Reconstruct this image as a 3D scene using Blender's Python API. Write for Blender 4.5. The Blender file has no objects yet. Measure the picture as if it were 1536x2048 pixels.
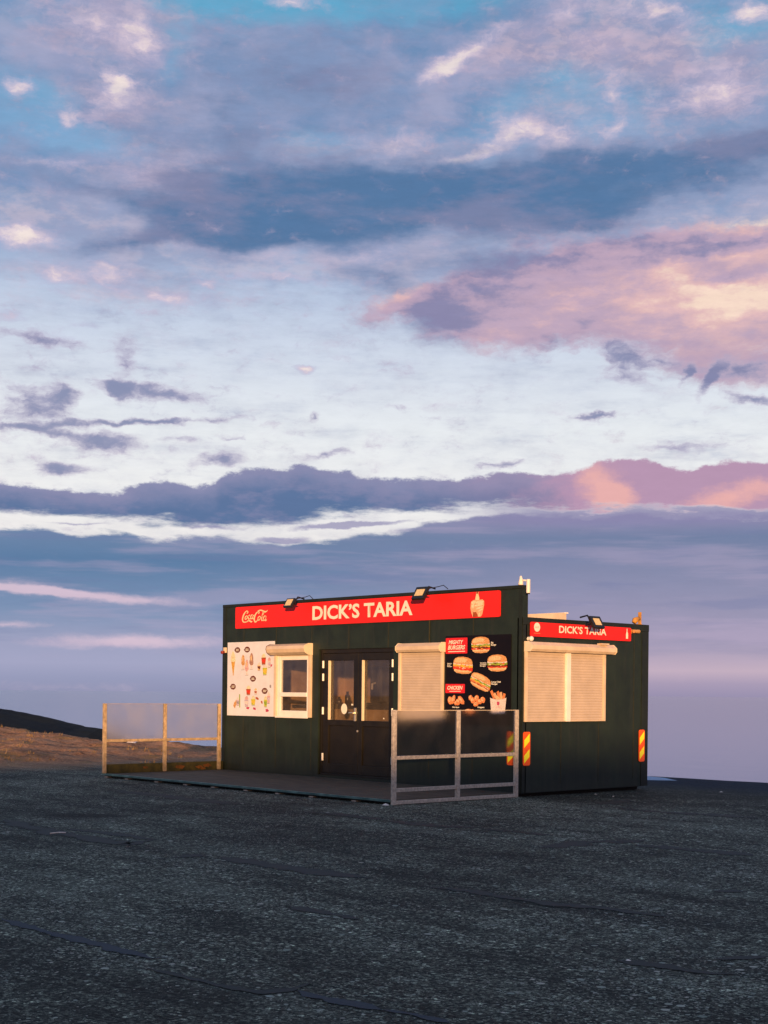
import bpy, bmesh, math, random
from mathutils import Vector, Matrix, noise as mn

R = math.radians
random.seed(7)
scene = bpy.context.scene
col = scene.collection

# ------------------------------------------------------------------ camera
VIEW_AZ = -0.8316          # compass direction of the view, radians from +Y towards +X
cd = bpy.data.cameras.new('camera')
cam = bpy.data.objects.new('camera', cd); col.objects.link(cam)
cd.sensor_fit = 'VERTICAL'; cd.sensor_height = 36.0; cd.sensor_width = 27.0
cd.lens = 36.0 * 2813 / 2048
cd.shift_y = 362 / 2048
cd.clip_start = 0.1; cd.clip_end = 60000
cam.location = (13.97, -15.49, 1.49)
cam.matrix_world = (Matrix.Translation(cam.location) @ Matrix.Rotation(-VIEW_AZ, 4, 'Z')
                    @ Matrix.Rotation(R(90), 4, 'X') @ Matrix.Rotation(0.0097, 4, 'Z'))
scene.camera = cam

# ------------------------------------------------------------------ exposure
scene.view_settings.view_transform = 'Standard'
scene.view_settings.look = 'None'
scene.view_settings.exposure = 0.0
scene.view_settings.gamma = 1.0
scene.view_settings.use_curve_mapping = False

# ------------------------------------------------------------------ sun
SUN_EL = 3.5
SUN_H = Vector((0.74, -0.672, 0)).normalized()     # horizontal direction towards the sun
to_sun = Vector((SUN_H.x * math.cos(R(SUN_EL)), SUN_H.y * math.cos(R(SUN_EL)), math.sin(R(SUN_EL))))
sl = bpy.data.lights.new('sun', 'SUN'); sl.energy = 6.0; sl.angle = R(0.8); sl.color = (1.0, 0.56, 0.25)
sun = bpy.data.objects.new('sun', sl); col.objects.link(sun)
sun.rotation_euler = to_sun.to_track_quat('Z', 'Y').to_euler()

# ------------------------------------------------------------------ world: evening sky
# every cloud is placed by compass bearing and height above the horizon, in degrees from the view bearing:
# (bearing, height, half width, half height, tilt, weight)
CLOUDS = {
    'upper': [(-5.04, 24.15, 6.8, 2.74, 0, 0.75), (-4.23, 22.29, 6.8, 1.89, -6, 0.7), (4.71, 24.66, 6.8, 2.32, 5, 0.75), (-13.74, 24.11, 4.12, 2.53, 0, 0.6), (-8.85, 21.41, 5.36, 1.47, -14, 0.75), (1.06, 22.51, 3.51, 1.26, 0, 0.45), (-11.81, 20.18, 5.36, 0.84, -14, 0.7), (11.69, 23.78, 3.51, 1.89, 0, 0.6), (14.01, 21.74, 3.51, 1.05, -10, 0.5), (-13.36, 19.01, 5.36, 1.05, -8, 0.75), (-6.45, 25.76, 3.3, 0.55, 0, -0.6), (-2.2, 26.02, 3.71, 0.72, 0, -0.9), (-14.32, 22.05, 1.86, 1.05, 0, -0.9), (-11.42, 22.96, 1.24, 1.05, 0, -0.2), (6.93, 22.88, 2.68, 1.05, 10, -0.5), (8.33, 21.95, 1.86, 1.26, 0, -0.7), (12.66, 24.7, 1.03, 1.26, 20, -0.7), (13.63, 24.94, 1.24, 0.42, 0, -0.6), (-12.39, 20.83, 4.12, 0.63, -10, -0.5), (-2.61, 21.36, 4.12, 0.74, 0, -0.5), (-8.85, 23.81, 0.82, 1.89, 0, -0.4), (-8.85, 18.56, 5.36, 0.63, -10, 0.25), (-14.13, 18.06, 4.12, 0.63, -4, 0.4)],
    'dark': [(-3.42, 23.51, 4.95, 2.11, -5, 0.55), (-6.65, 21.33, 3.09, 1.68, -30, 0.55), (0.24, 19.41, 9.9, 1.79, 3, 1.0), (-4.23, 18.72, 6.19, 1.47, 4, 0.9), (7.33, 20.07, 6.8, 1.16, 6, 0.9), (14.2, 20.52, 4.12, 0.95, 10, 0.9), (-12.0, 19.28, 5.77, 0.59, -12, 0.5), (-9.45, 20.85, 2.68, 1.26, -35, 0.35), (-10.43, 17.48, 4.74, 0.46, 16, 0.55), (7.33, 18.54, 4.12, 0.84, 0, 0.7), (-5.85, 17.95, 2.68, 0.84, 0, 0.5), (-0.16, 16.36, 2.27, 0.53, -12, 0.6), (4.71, 17.06, 5.36, 0.84, 0, 0.5), (2.08, 14.84, 1.86, 1.05, -35, 0.5), (11.3, 19.15, 5.36, 0.63, 6, 0.5)],
    'blush': [(-11.42, 24.8, 3.51, 1.68, 0, 0.9), (-10.83, 22.15, 2.68, 1.26, 0, 0.8), (-8.65, 19.83, 3.3, 1.26, 0, 1.0), (8.33, 24.84, 4.54, 1.89, 0, 1.0), (13.24, 23.16, 3.51, 2.11, 0, 0.9), (0.04, 21.29, 2.47, 0.84, 0, 0.6), (-7.05, 17.54, 2.89, 0.84, 0, 0.8), (4.31, 24.67, 1.86, 1.05, 0, 0.6), (6.73, 21.85, 4.12, 1.26, 0, 0.6), (-14.13, 18.06, 2.47, 0.63, 0, 0.6), (-0.98, 17.29, 5.36, 1.05, 0, 0.6), (9.72, 18.34, 4.12, 0.84, 0, 0.8), (8.33, 20.38, 5.15, 0.84, 0, 0.5), (-12.39, 16.0, 4.12, 1.05, 0, 0.5), (-8.85, 15.43, 4.12, 0.63, 0, 0.4)],
    'lav': [(-4.23, 17.44, 8.66, 1.26, 0, 0.9), (3.7, 17.45, 6.19, 1.26, 0, 0.9), (-11.42, 17.7, 5.36, 1.05, -6, 0.8), (-14.13, 18.42, 4.12, 0.84, 0, 0.8), (10.71, 18.47, 6.19, 1.26, 0, 1.0), (-3.42, 16.15, 6.19, 0.63, 0, 0.6), (2.28, 20.56, 6.19, 0.84, 4, 0.6), (-3.01, 21.08, 4.95, 0.84, 0, 0.6), (-12.39, 16.0, 5.15, 1.26, 0, 0.4), (1.06, 15.99, 3.3, 0.84, -15, 0.7), (12.66, 9.57, 4.95, 0.53, 2, 0.4), (-9.45, 13.53, 4.12, 1.26, 0, 0.25)],
    'gap': [(-5.04, 25.9, 6.8, 0.63, 0, 1.2), (-14.7, 22.19, 2.27, 0.95, 0, 1.0), (-11.61, 20.71, 4.12, 0.63, -10, 0.8), (8.33, 21.95, 1.65, 1.26, 0, 0.9), (6.93, 23.05, 1.86, 0.84, 0, 0.6), (12.66, 24.7, 0.93, 1.05, 20, 1.0), (13.44, 24.88, 1.24, 0.51, 0, 1.0), (-2.61, 21.44, 2.89, 0.55, 0, 0.5), (-8.85, 23.97, 0.62, 1.26, 0, 0.5)],
    'pink': [(9.33, 16.16, 6.8, 1.89, 0, 1.0), (13.63, 14.45, 5.36, 1.89, 0, 1.0), (5.12, 14.61, 2.47, 1.26, -10, 0.9), (10.71, 17.2, 4.74, 0.84, 8, 0.7), (14.59, 17.13, 2.47, 0.84, 15, 0.7), (0.45, 15.38, 1.86, 0.63, 16, 0.8), (2.28, 14.84, 2.06, 1.05, -25, 0.6), (14.2, 12.64, 2.68, 0.76, -5, 0.8), (7.33, 15.49, 5.36, 1.47, 0, 0.5), (3.3, 15.78, 1.86, 0.84, 0, 0.5)],
    'puff': [(-11.42, 24.96, 2.47, 0.95, -8, 0.8), (-9.84, 24.5, 0.93, 1.05, 40, 0.6), (-10.98, 23.08, 0.74, 0.76, 60, 1.1), (-11.22, 22.21, 1.86, 0.76, 24, 0.65), (-12.88, 21.63, 0.45, 0.46, 60, 0.6), (-14.8, 22.48, 0.82, 0.46, 0, 1.1), (-14.13, 20.0, 1.65, 0.29, 0, 0.6), (-8.85, 19.82, 2.27, 0.95, -5, 0.55), (3.09, 24.45, 2.27, 0.46, 28, 0.8), (2.08, 23.91, 1.13, 0.38, 20, 0.9), (0.04, 21.25, 1.86, 0.59, 4, 0.8), (3.3, 20.87, 1.65, 0.29, 10, 0.9), (4.92, 21.71, 1.24, 0.76, 20, 1.1), (6.63, 21.54, 1.24, 0.76, -20, 0.8), (9.13, 22.77, 0.62, 1.26, 25, 0.7), (9.09, 21.65, 0.66, 0.46, 20, 1.0), (11.1, 25.51, 2.06, 0.59, -14, 0.9), (13.24, 22.9, 1.86, 0.95, -10, 0.7), (11.49, 22.45, 1.24, 0.76, 0, 0.5), (14.4, 25.22, 1.24, 0.51, 0, 1.1), (7.13, 25.73, 2.47, 0.51, 5, 0.5), (-14.61, 17.35, 1.55, 0.55, 0, 1.15), (-13.17, 15.96, 0.91, 0.55, 20, 0.9), (-11.18, 16.16, 1.28, 0.63, -5, 1.1), (-8.95, 15.39, 1.24, 0.29, -10, 0.9), (-7.35, 16.01, 0.62, 0.25, 0, 0.7), (-7.45, 15.49, 0.74, 0.29, 0, 0.5), (-3.32, 12.95, 0.54, 0.21, 0, 1.2), (-4.03, 26.08, 1.24, 0.29, 0, 0.9), (-7.15, 17.54, 1.86, 0.63, 0, 0.5), (-4.23, 16.32, 2.89, 0.21, -4, 0.6), (-15.12, 14.36, 0.74, 0.25, 0, 0.7), (-0.16, 17.48, 3.09, 0.55, 0, 0.4), (-3.01, 17.09, 3.71, 0.42, 0, 0.4), (-7.45, 22.86, 0.74, 0.84, 0, 0.5), (0.45, 20.58, 4.12, 0.34, 3, 0.5), (9.92, 21.0, 3.09, 0.29, 6, 0.6), (14.59, 17.31, 1.86, 0.46, 12, 0.4), (-13.94, 13.69, 2.06, 0.25, 0, 0.3), (-12.0, 14.17, 1.03, 0.21, 0, 0.4)],
    'small': [(-13.94, 11.15, 1.65, 0.84, 0, 1.0), (-12.88, 11.57, 0.7, 0.55, 30, 0.8), (-9.25, 11.81, 2.27, 0.42, -4, 1.0), (-10.93, 11.94, 0.82, 0.55, -5, 0.7), (-10.63, 12.62, 0.58, 1.05, -15, 0.5), (-10.63, 13.67, 0.91, 0.72, 10, 0.5), (-13.74, 13.61, 2.47, 0.29, -6, 0.7), (-10.24, 10.62, 4.74, 0.19, 4, 1.0), (-14.32, 10.17, 1.65, 0.21, -4, 0.8), (-11.61, 9.9, 2.27, 0.46, -4, 1.0), (-8.45, 10.09, 1.24, 0.21, 6, 0.5), (-12.97, 8.69, 1.24, 0.32, 0, 1.0), (-6.45, 9.31, 1.24, 0.38, 0, 0.8), (-2.61, 9.55, 1.44, 0.25, 10, 0.8), (-7.85, 9.12, 0.82, 0.38, 20, 0.4), (-3.01, 11.07, 0.33, 0.21, 30, 0.7), (8.63, 11.1, 1.24, 0.17, 0, 1.0), (14.59, 11.59, 1.44, 0.23, -6, 1.0), (9.62, 13.04, 1.03, 0.72, -35, 0.9), (10.91, 13.18, 1.65, 0.42, -12, 0.7), (12.89, 12.33, 0.25, 1.05, -38, 0.85), (12.0, 12.57, 0.19, 0.55, -35, 0.9), (14.2, 12.64, 1.65, 0.63, -8, 0.8), (8.93, 13.64, 0.62, 0.63, 0, 0.5), (0.24, 11.47, 0.82, 0.21, 0, 0.4), (4.71, 9.28, 1.24, 0.19, 5, 0.6), (2.08, 11.08, 0.41, 0.11, 0, 0.5), (12.66, 9.86, 3.3, 0.25, 2, 0.5), (-6.15, 10.14, 0.54, 0.15, 0, 0.5), (-3.62, 14.96, 1.03, 0.17, 5, 0.3)],
}
BANK_TOP = [(-15.27, 8.2), (-12.97, 8.01), (-11.22, 7.96), (-9.84, 8.21), (-8.85, 8.35), (-7.05, 8.39), (-6.65, 8.75), (-5.85, 9.0), (-4.23, 9.06), (-3.62, 9.23), (-2.61, 9.04), (-1.59, 8.89), (0.45, 8.65), (1.87, 8.81), (3.9, 8.79), (4.92, 8.94), (6.73, 8.85), (7.73, 9.03), (8.73, 9.34), (9.62, 9.43), (10.71, 9.36), (11.49, 9.03), (12.08, 9.01), (13.24, 9.28), (15.27, 9.23)]
BANK_BASE = [(-15.27, 6.96), (-11.42, 6.87), (-8.85, 6.81), (-7.45, 6.71), (-5.44, 6.78), (-4.23, 6.87), (-3.42, 7.08), (-2.4, 7.29), (-0.98, 7.37), (0.65, 7.41), (2.28, 7.57), (3.9, 7.56), (15.27, 7.31)]
LOW_BANK_TOP = [(-15.27, 6.22), (-13.74, 6.38), (-12.39, 6.22), (-10.43, 6.3), (-8.85, 6.1), (-6.45, 6.21), (-5.04, 6.14), (-3.42, 6.0), (-2.2, 6.12), (-0.98, 6.41), (0.65, 6.61), (2.28, 6.91), (3.9, 7.2), (6.73, 7.24), (15.27, 7.08)]

world = bpy.data.worlds.new("World"); scene.world = world; world.use_nodes = True
wt = world.node_tree; WL = wt.links.new
for n in list(wt.nodes): wt.nodes.remove(n)
def wn(t, **kw):
    n = wt.nodes.new(t)
    for k, v in kw.items():
        if k in n.inputs: n.inputs[k].default_value = v
        else: setattr(n, k, v)
    return n
def wm(op, a, b=0.0, c=0.0, clamp=False):
    n = wn('ShaderNodeMath', operation=op); n.use_clamp = clamp
    for i, s in enumerate((a, b, c)):
        if isinstance(s, (int, float)): n.inputs[i].default_value = s
        else: WL(s, n.inputs[i])
    return n.outputs[0]
def lin(c):
    return tuple(((v / 255) / 12.92 if v / 255 <= 0.04045 else ((v / 255 + 0.055) / 1.055) ** 2.4) for v in c)
def wmix(f, a, b, bt='MIX'):
    n = wn('ShaderNodeMix', data_type='RGBA', blend_type=bt)
    if isinstance(f, (int, float)): n.inputs['Factor'].default_value = f
    else: WL(f, n.inputs['Factor'])
    for s, i in ((a, 6), (b, 7)):
        if isinstance(s, tuple): n.inputs[i].default_value = (*lin(s), 1)
        else: WL(s, n.inputs[i])
    return n.outputs[2]
def wstep(x, a, b):
    n = wn('ShaderNodeMapRange', interpolation_type='SMOOTHSTEP'); WL(x, n.inputs['Value'])
    n.inputs['From Min'].default_value = a; n.inputs['From Max'].default_value = b; return n.outputs[0]
def wramp(x, a, b, stops):
    mr = wn('ShaderNodeMapRange'); WL(x, mr.inputs['Value']); mr.inputs['From Min'].default_value = a; mr.inputs['From Max'].default_value = b
    r = wn('ShaderNodeValToRGB'); WL(mr.outputs[0], r.inputs[0]); e = r.color_ramp.elements
    while len(e) < len(stops): e.new(0.5)
    for k, (p, c) in zip(e, stops): k.position = (p - a) / (b - a); k.color = (*lin(c), 1)
    return r.outputs[0]
def wnoise(vec, scale, detail=6.0, rough=0.55, sx=1.0, sy=1.0, off=0.0, col_=False, rot=0.0):
    m = wn('ShaderNodeMapping'); WL(vec, m.inputs['Vector']); m.inputs['Scale'].default_value = (sx, sy, 1); m.inputs['Location'].default_value = (off, off * 0.7, off * 1.3)
    m.inputs['Rotation'].default_value = (0, 0, R(rot))
    n = wn('ShaderNodeTexNoise', Scale=scale, Detail=detail, Roughness=rough); WL(m.outputs[0], n.inputs['Vector'])
    return n.outputs['Color' if col_ else 'Fac']
def wcurve(x, pts, lo, hi):
    """height of a cloud edge (degrees) as a function of bearing"""
    mr = wn('ShaderNodeMapRange'); WL(x, mr.inputs['Value']); mr.inputs['From Min'].default_value = -16; mr.inputs['From Max'].default_value = 16
    fc = wn('ShaderNodeFloatCurve'); WL(mr.outputs[0], fc.inputs['Value']); c = fc.mapping.curves[0]
    P = [((a + 16) / 32, (e - lo) / (hi - lo)) for a, e in pts]
    c.points[0].location = P[0]; c.points[1].location = P[-1]
    for p in P[1:-1]: c.points.new(*p)
    fc.mapping.update()
    return wm('MULTIPLY_ADD', fc.outputs[0], hi - lo, lo)

tc = wn('ShaderNodeTexCoord')
vr = wn('ShaderNodeVectorRotate', rotation_type='Z_AXIS'); WL(tc.outputs['Generated'], vr.inputs['Vector']); vr.inputs['Angle'].default_value = VIEW_AZ
sep = wn('ShaderNodeSeparateXYZ'); WL(vr.outputs[0], sep.inputs[0])
DEG = 57.29578
az = wm('MULTIPLY', wm('ARCTAN2', sep.outputs['X'], sep.outputs['Y']), DEG)
el = wm('MULTIPLY', wm('ARCSINE', sep.outputs['Z']), DEG)
comb = wn('ShaderNodeCombineXYZ'); WL(az, comb.inputs[0]); WL(el, comb.inputs[1]); P0 = comb.outputs[0]

def warp(vec, amp, scale, off, sy=1.6):
    c = wnoise(vec, scale, 5.0, 0.6, 1.0, sy, off, True)
    s = wn('ShaderNodeVectorMath', operation='SUBTRACT'); WL(c, s.inputs[0]); s.inputs[1].default_value = (0.5, 0.5, 0.5)
    m = wn('ShaderNodeVectorMath', operation='MULTIPLY'); WL(s.outputs[0], m.inputs[0]); m.inputs[1].default_value = (amp, amp * 0.62, 0)
    a = wn('ShaderNodeVectorMath', operation='ADD'); WL(vec, a.inputs[0]); WL(m.outputs[0], a.inputs[1]); return a.outputs[0]
PW = warp(P0, 2.2, 0.32, 3.0)
PF = warp(P0, 1.1, 1.0, 11.0)
def blobs(vec, items):
    s = None
    for a, e, rx, ry, rot, w in items:
        m = wn('ShaderNodeMapping', vector_type='TEXTURE'); WL(vec, m.inputs['Vector'])
        m.inputs['Location'].default_value = (a, e, 0); m.inputs['Rotation'].default_value = (0, 0, R(rot)); m.inputs['Scale'].default_value = (rx * 1.25, ry * 1.25, 1)
        g = wn('ShaderNodeTexGradient', gradient_type='SPHERICAL'); WL(m.outputs[0], g.inputs[0])
        s = wm('MULTIPLY', g.outputs['Fac'], w) if s is None else wm('MULTIPLY_ADD', g.outputs['Fac'], w, s)
    return s
def centred(n, k): return wm('MULTIPLY', wm('SUBTRACT', n, 0.5), k)

n_big = wnoise(PW, 0.22, 7.0, 0.55, 1.0, 1.9, 5.0)
n_mid = wnoise(PW, 0.55, 8.0, 0.62, 1.0, 1.7, 9.0, rot=4)
n_fine = wnoise(PF, 1.2, 8.0, 0.66, 0.8, 1.6, 17.0, rot=6)
n_soft = wnoise(P0, 0.75, 7.0, 0.6, 0.8, 1.7, 19.0, rot=5)
n_streak = wnoise(P0, 0.55, 8.0, 0.64, 0.45, 2.2, 21.0, rot=5)
n_wide = wnoise(P0, 0.10, 5.0, 0.55, 1.0, 1.5, 31.0)

# clear sky: pale near the horizon, blue overhead
sky = wramp(el, 0, 60, [(0.0, (158, 160, 192)), (2.0, (182, 180, 205)), (5.0, (236, 230, 228)), (7.5, (242, 241, 240)), (10.5, (232, 236, 240)), (13.5, (210, 219, 234)), (17, (172, 190, 220)), (21, (126, 168, 207)), (26, (96, 168, 204)), (60, (52, 142, 186))])
nish = wn('ShaderNodeTexSky', sky_type='NISHITA'); nish.sun_disc = False; nish.sun_elevation = R(SUN_EL); nish.sun_rotation = math.atan2(SUN_H.x, SUN_H.y)
nb = wn('ShaderNodeVectorMath', operation='SCALE'); WL(nish.outputs[0], nb.inputs[0]); nb.inputs['Scale'].default_value = 0.12
behind = wstep(wm('ABSOLUTE', az), 35, 110)
sky = wmix(wm('MULTIPLY', behind, 0.5), sky, nb.outputs[0])

# upper blue-grey sheets
outside = wm('MAXIMUM', wstep(wm('ABSOLUTE', az), 15, 26), wstep(el, 25, 34))
gen = wm('MULTIPLY', outside, wm('MULTIPLY_ADD', n_wide, 1.6, -0.45))
up = wm('ADD', wm('ADD', blobs(PW, CLOUDS['upper']), centred(n_mid, 0.75)), centred(n_big, 0.7))
up = wm('ADD', up, gen)
upc = wmix(wstep(n_big, 0.38, 0.64), (98, 134, 176), (148, 156, 192))
upc = wmix(wm('MULTIPLY', wstep(n_mid, 0.48, 0.70), 0.55), upc, (170, 168, 198))
upc = wmix(wm('MULTIPLY', wstep(el, 27, 50), 0.7), upc, (110, 160, 186))
sky = wmix(wm('MULTIPLY', wstep(wm('SUBTRACT', up, wm('MULTIPLY', wstep(el, 16.0, 12.0), wm('MULTIPLY', wstep(outside, 0.5, 0.0), 0.35))), -0.12, 0.66), 0.94), sky, upc)

veil0 = wm('MULTIPLY', wm('MULTIPLY', wstep(el, 14.5, 18.5), wstep(wnoise(PW, 0.28, 5.0, 0.5, 0.8, 1.7, 83.0), 0.34, 0.60)), 0.75)
veil0 = wm('MULTIPLY', veil0, wm('SUBTRACT', 1.0, wm('MULTIPLY', wm('MINIMUM', blobs(PF, CLOUDS['gap']), 1.0), 1.0), clamp=True))
sky = wmix(veil0, sky, wmix(wstep(n_big, 0.40, 0.62), (122, 148, 188), (164, 168, 198)))

# blush and lavender veils
bl_ = wm('ADD', blobs(PW, CLOUDS['blush']), wm('ADD', centred(n_soft, 1.1), centred(n_fine, 0.5)))
sky = wmix(wm('MULTIPLY', wstep(bl_, 0.0, 1.0), 0.66), sky, wmix(wstep(n_fine, 0.4, 0.62), (184, 166, 190), (216, 188, 200)))
lv_ = wm('ADD', blobs(PW, CLOUDS['lav']), wm('ADD', centred(n_streak, 1.6), centred(n_fine, 0.3)))
sky = wmix(wm('MULTIPLY', wstep(lv_, 0.05, 1.0), 0.75), sky, wmix(wstep(n_soft, 0.4, 0.62), (152, 164, 196), (190, 184, 204)))

# lit soft cumulus between the sheets
pf = wm('ADD', wm('ADD', blobs(PF, CLOUDS['puff']), centred(n_fine, 1.3)), centred(n_soft, 0.7))
pfc = wmix(wstep(pf, 0.20, 0.95), (178, 174, 206), (220, 202, 216))
pfc = wmix(wm('MULTIPLY', wstep(wm('ADD', pf, centred(n_fine, 0.7)), 0.70, 1.30), 0.9), pfc, (250, 234, 224))
sky = wmix(wm('MULTIPLY', wstep(pf, 0.0, 1.0), 0.92), sky, pfc)

# long dark sheet
dk_ = wm('ADD', wm('ADD', blobs(PW, CLOUDS['dark']), wm('ADD', centred(n_mid, 0.5), centred(n_streak, 0.7))), centred(n_big, 0.3))
dkc = wmix(wstep(dk_, 0.10, 0.95), (146, 156, 190), (82, 118, 160))
dkc = wmix(wm('MULTIPLY', wstep(wnoise(P0, 0.35, 7.0, 0.6, 0.6, 1.8, 27.0), 0.44, 0.64), 0.7), dkc, (132, 134, 168))
sky = wmix(wm('MULTIPLY', wstep(dk_, -0.14, 0.72), 0.95), sky, dkc)

# rose bank on the right
pk = wm('ADD', wm('ADD', blobs(PF, CLOUDS['pink']), centred(n_mid, 0.5)), centred(n_fine, 0.9))
right = wstep(az, 1.0, 16.0)
light = wm('ADD', wm('MULTIPLY', n_soft, 0.65), wm('ADD', wm('MULTIPLY', wnoise(PF, 0.55, 8.0, 0.6, 0.55, 2.0, 23.0, rot=5), 0.75), wm('MULTIPLY', right, 0.26)))
spot = blobs(PF, [(13.2, 15.3, 4.2, 0.75, 2, 1.0), (14.8, 18.3, 2.0, 0.6, 15, 1.0), (11.2, 16.6, 1.2, 0.6, 0, 0.8), (6.5, 16.3, 1.6, 0.6, 0, 0.5), (0.4, 15.7, 1.8, 0.5, 15, 0.6), (5.0, 14.2, 1.4, 0.8, 0, 0.4), (13.5, 17.4, 3.6, 0.45, 3, -0.9), (10.5, 17.7, 3.0, 0.35, 0, -0.5), (2.2, 14.9, 1.5, 1.0, -30, -0.6), (9.8, 14.9, 2.0, 0.3, 0, -0.4), (4.0, 17.2, 4.5, 0.9, -6, -0.6), (11.5, 17.0, 2.6, 0.3, 4, -0.7), (14.0, 16.2, 2.4, 0.25, 8, -0.5)])
light = wm('MULTIPLY_ADD', spot, 0.40, light)
pkc = wmix(wstep(light, 0.52, 0.80), (138, 134, 170), (190, 164, 186))
pkc = wmix(wstep(light, 0.78, 1.10), pkc, (228, 186, 186))
pkc = wmix(wm('MULTIPLY', wstep(light, 1.02, 1.26), 0.9), pkc, (252, 224, 202))
pkc = wmix(wm('MULTIPLY', wstep(el, 14.6, 13.2), wm('MULTIPLY', right, 0.55)), pkc, (168, 148, 180))
sky = wmix(wm('MULTIPLY', wstep(pk, 0.02, 0.66), 0.95), sky, pkc)

# small ragged purple clouds
sm = wm('ADD', wm('ADD', blobs(PF, CLOUDS['small']), centred(n_fine, 1.25)), centred(n_streak, 0.7))
smc = wmix(wstep(sm, 0.3, 1.0), (186, 176, 200), (124, 132, 170))
sky = wmix(wm('MULTIPLY', wstep(sm, 0.10, 0.78), 0.88), sky, smc)

# main low bank, crisp billowed top
nt1 = wnoise(P0, 1.1, 8.0, 0.66, 0.8, 1.5, 41.0); nt2 = wnoise(P0, 0.8, 6.0, 0.62, 0.45, 2.2, 47.0)
ell = wm('ADD', el, centred(nt1, 0.9))
top1 = wcurve(az, BANK_TOP, 5, 12); bot1 = wcurve(az, BANK_BASE, 4, 9)
m1 = wm('MULTIPLY', wstep(wm('SUBTRACT', top1, ell), -0.03, 0.16), wstep(wm('SUBTRACT', wm('ADD', el, wm('ADD', centred(nt2, 1.5), centred(nt1, 0.5))), bot1), -0.22, 0.24))
deep = wm('SUBTRACT', top1, ell)
b1c = wmix(wstep(deep, 0.0, 1.2), (140, 142, 176), (94, 118, 158))
rose = wm('ADD', wstep(wm('ADD', az, centred(n_mid, 8.0)), 4.0, 9.5), wm('MULTIPLY', wstep(az, 0, 5), 0.25), clamp=True)
glow = wm('ADD', blobs(PF, [(8.7, 8.4, 1.6, 1.0, -40, 1.1), (9.6, 8.0, 1.2, 0.6, 0, 0.7), (13.6, 7.8, 2.2, 0.7, 10, 1.0), (15.2, 8.3, 1.0, 0.6, 0, 0.5)]), wm('ADD', centred(n_fine, 0.9), centred(n_soft, 0.5)))
b1r = wmix(wstep(glow, 0.2, 1.05), (184, 150, 178), (232, 176, 174))
b1c = wmix(wm('MULTIPLY', wstep(wnoise(P0, 0.9, 7.0, 0.62, 0.6, 1.6, 91.0), 0.46, 0.66), 0.5), b1c, (142, 140, 174))
b1c = wmix(rose, b1c, b1r)
# low bank that reaches the horizon
top2 = wcurve(az, LOW_BANK_TOP, 4, 9)
m2 = wstep(wm('SUBTRACT', top2, wm('ADD', el, wm('ADD', centred(nt1, 0.5), centred(nt2, 1.1)))), -0.10, 0.20)
wisp = wm('ADD', blobs(warp(P0, 1.0, 0.6, 57.0, 2.5), [(-4.2, 6.15, 1.3, 0.16, 2, 0.9), (-2.5, 6.75, 1.8, 0.16, 4, 0.8), (-0.5, 6.9, 2.2, 0.14, 4, 0.8), (1.5, 6.6, 2.0, 0.2, 3, 0.7), (-7.0, 6.65, 2.0, 0.12, 0, 0.6), (-12.5, 6.6, 2.2, 0.1, 0, 0.5), (-3.6, 7.3, 1.2, 0.16, -8, 0.7)]), centred(n_fine, 0.55))
lowl = wramp(el, 0, 8, [(0.0, (146, 149, 180)), (0.5, (152, 156, 187)), (1.1, (164, 166, 196)), (2.0, (158, 162, 192)), (3.3, (124, 146, 180)), (5.2, (94, 126, 164)), (6.4, (114, 136, 170)), (8, (148, 150, 182))])
lowr = wramp(el, 0, 8, [(0.0, (154, 145, 175)), (0.5, (170, 156, 182)), (1.0, (196, 175, 192)), (2.0, (168, 158, 184)), (4.0, (146, 146, 176)), (6.3, (116, 130, 164)), (7.2, (148, 142, 176)), (8, (150, 142, 176))])
lr = wstep(wm('ADD', az, centred(n_mid, 6.0)), -10.0, 9.0)
b2c = wmix(lr, lowl, lowr)
b2c = wmix(wm('MULTIPLY', wstep(wnoise(P0, 0.5, 6.0, 0.55, 0.25, 2.6, 61.0), 0.48, 0.66), wm('MULTIPLY', wstep(el, 0.3, 2.0), 0.30)), b2c, (190, 172, 200))
b2c = wmix(wm('MULTIPLY', wstep(wnoise(P0, 0.5, 6.0, 0.55, 0.3, 3.0, 71.0), 0.50, 0.66), wm('MULTIPLY', wstep(el, 0.8, 2.6), 0.30)), b2c, (112, 124, 166))
stk = wm('ADD', blobs(warp(P0, 0.8, 0.5, 51.0, 3.0), [(-11.8, 3.75, 4.6, 0.22, -4.0, 1.1), (-14.5, 4.0, 2.5, 0.3, -5, 0.8), (-10.0, 1.95, 4.5, 0.33, 0, 1.0), (-15.0, 2.6, 1.5, 0.16, 0, 0.7), (-12.5, 0.1, 4.0, 0.3, 0, 0.3)]), centred(n_fine, 0.8))
b2c = wmix(wm('MULTIPLY', wstep(stk, 0.05, 0.95), 0.85), b2c, (220, 196, 212))
sky = wmix(wm('MULTIPLY', wstep(wisp, 0.15, 0.6), 0.8), sky, (150, 146, 182))
sky = wmix(m2, sky, b2c)
sky = wmix(m1, sky, b1c)
# thin veils between the two banks on the right
veil = wm('MULTIPLY', wstep(az, 2.0, 7.0), wm('MULTIPLY', wstep(el, 6.6, 7.1), wstep(el, 8.4, 7.2)))
sky = wmix(wm('MULTIPLY', veil, wm('MULTIPLY', wstep(m1, 0.9, 0.1), 0.9)), sky, (140, 136, 174))

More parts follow.
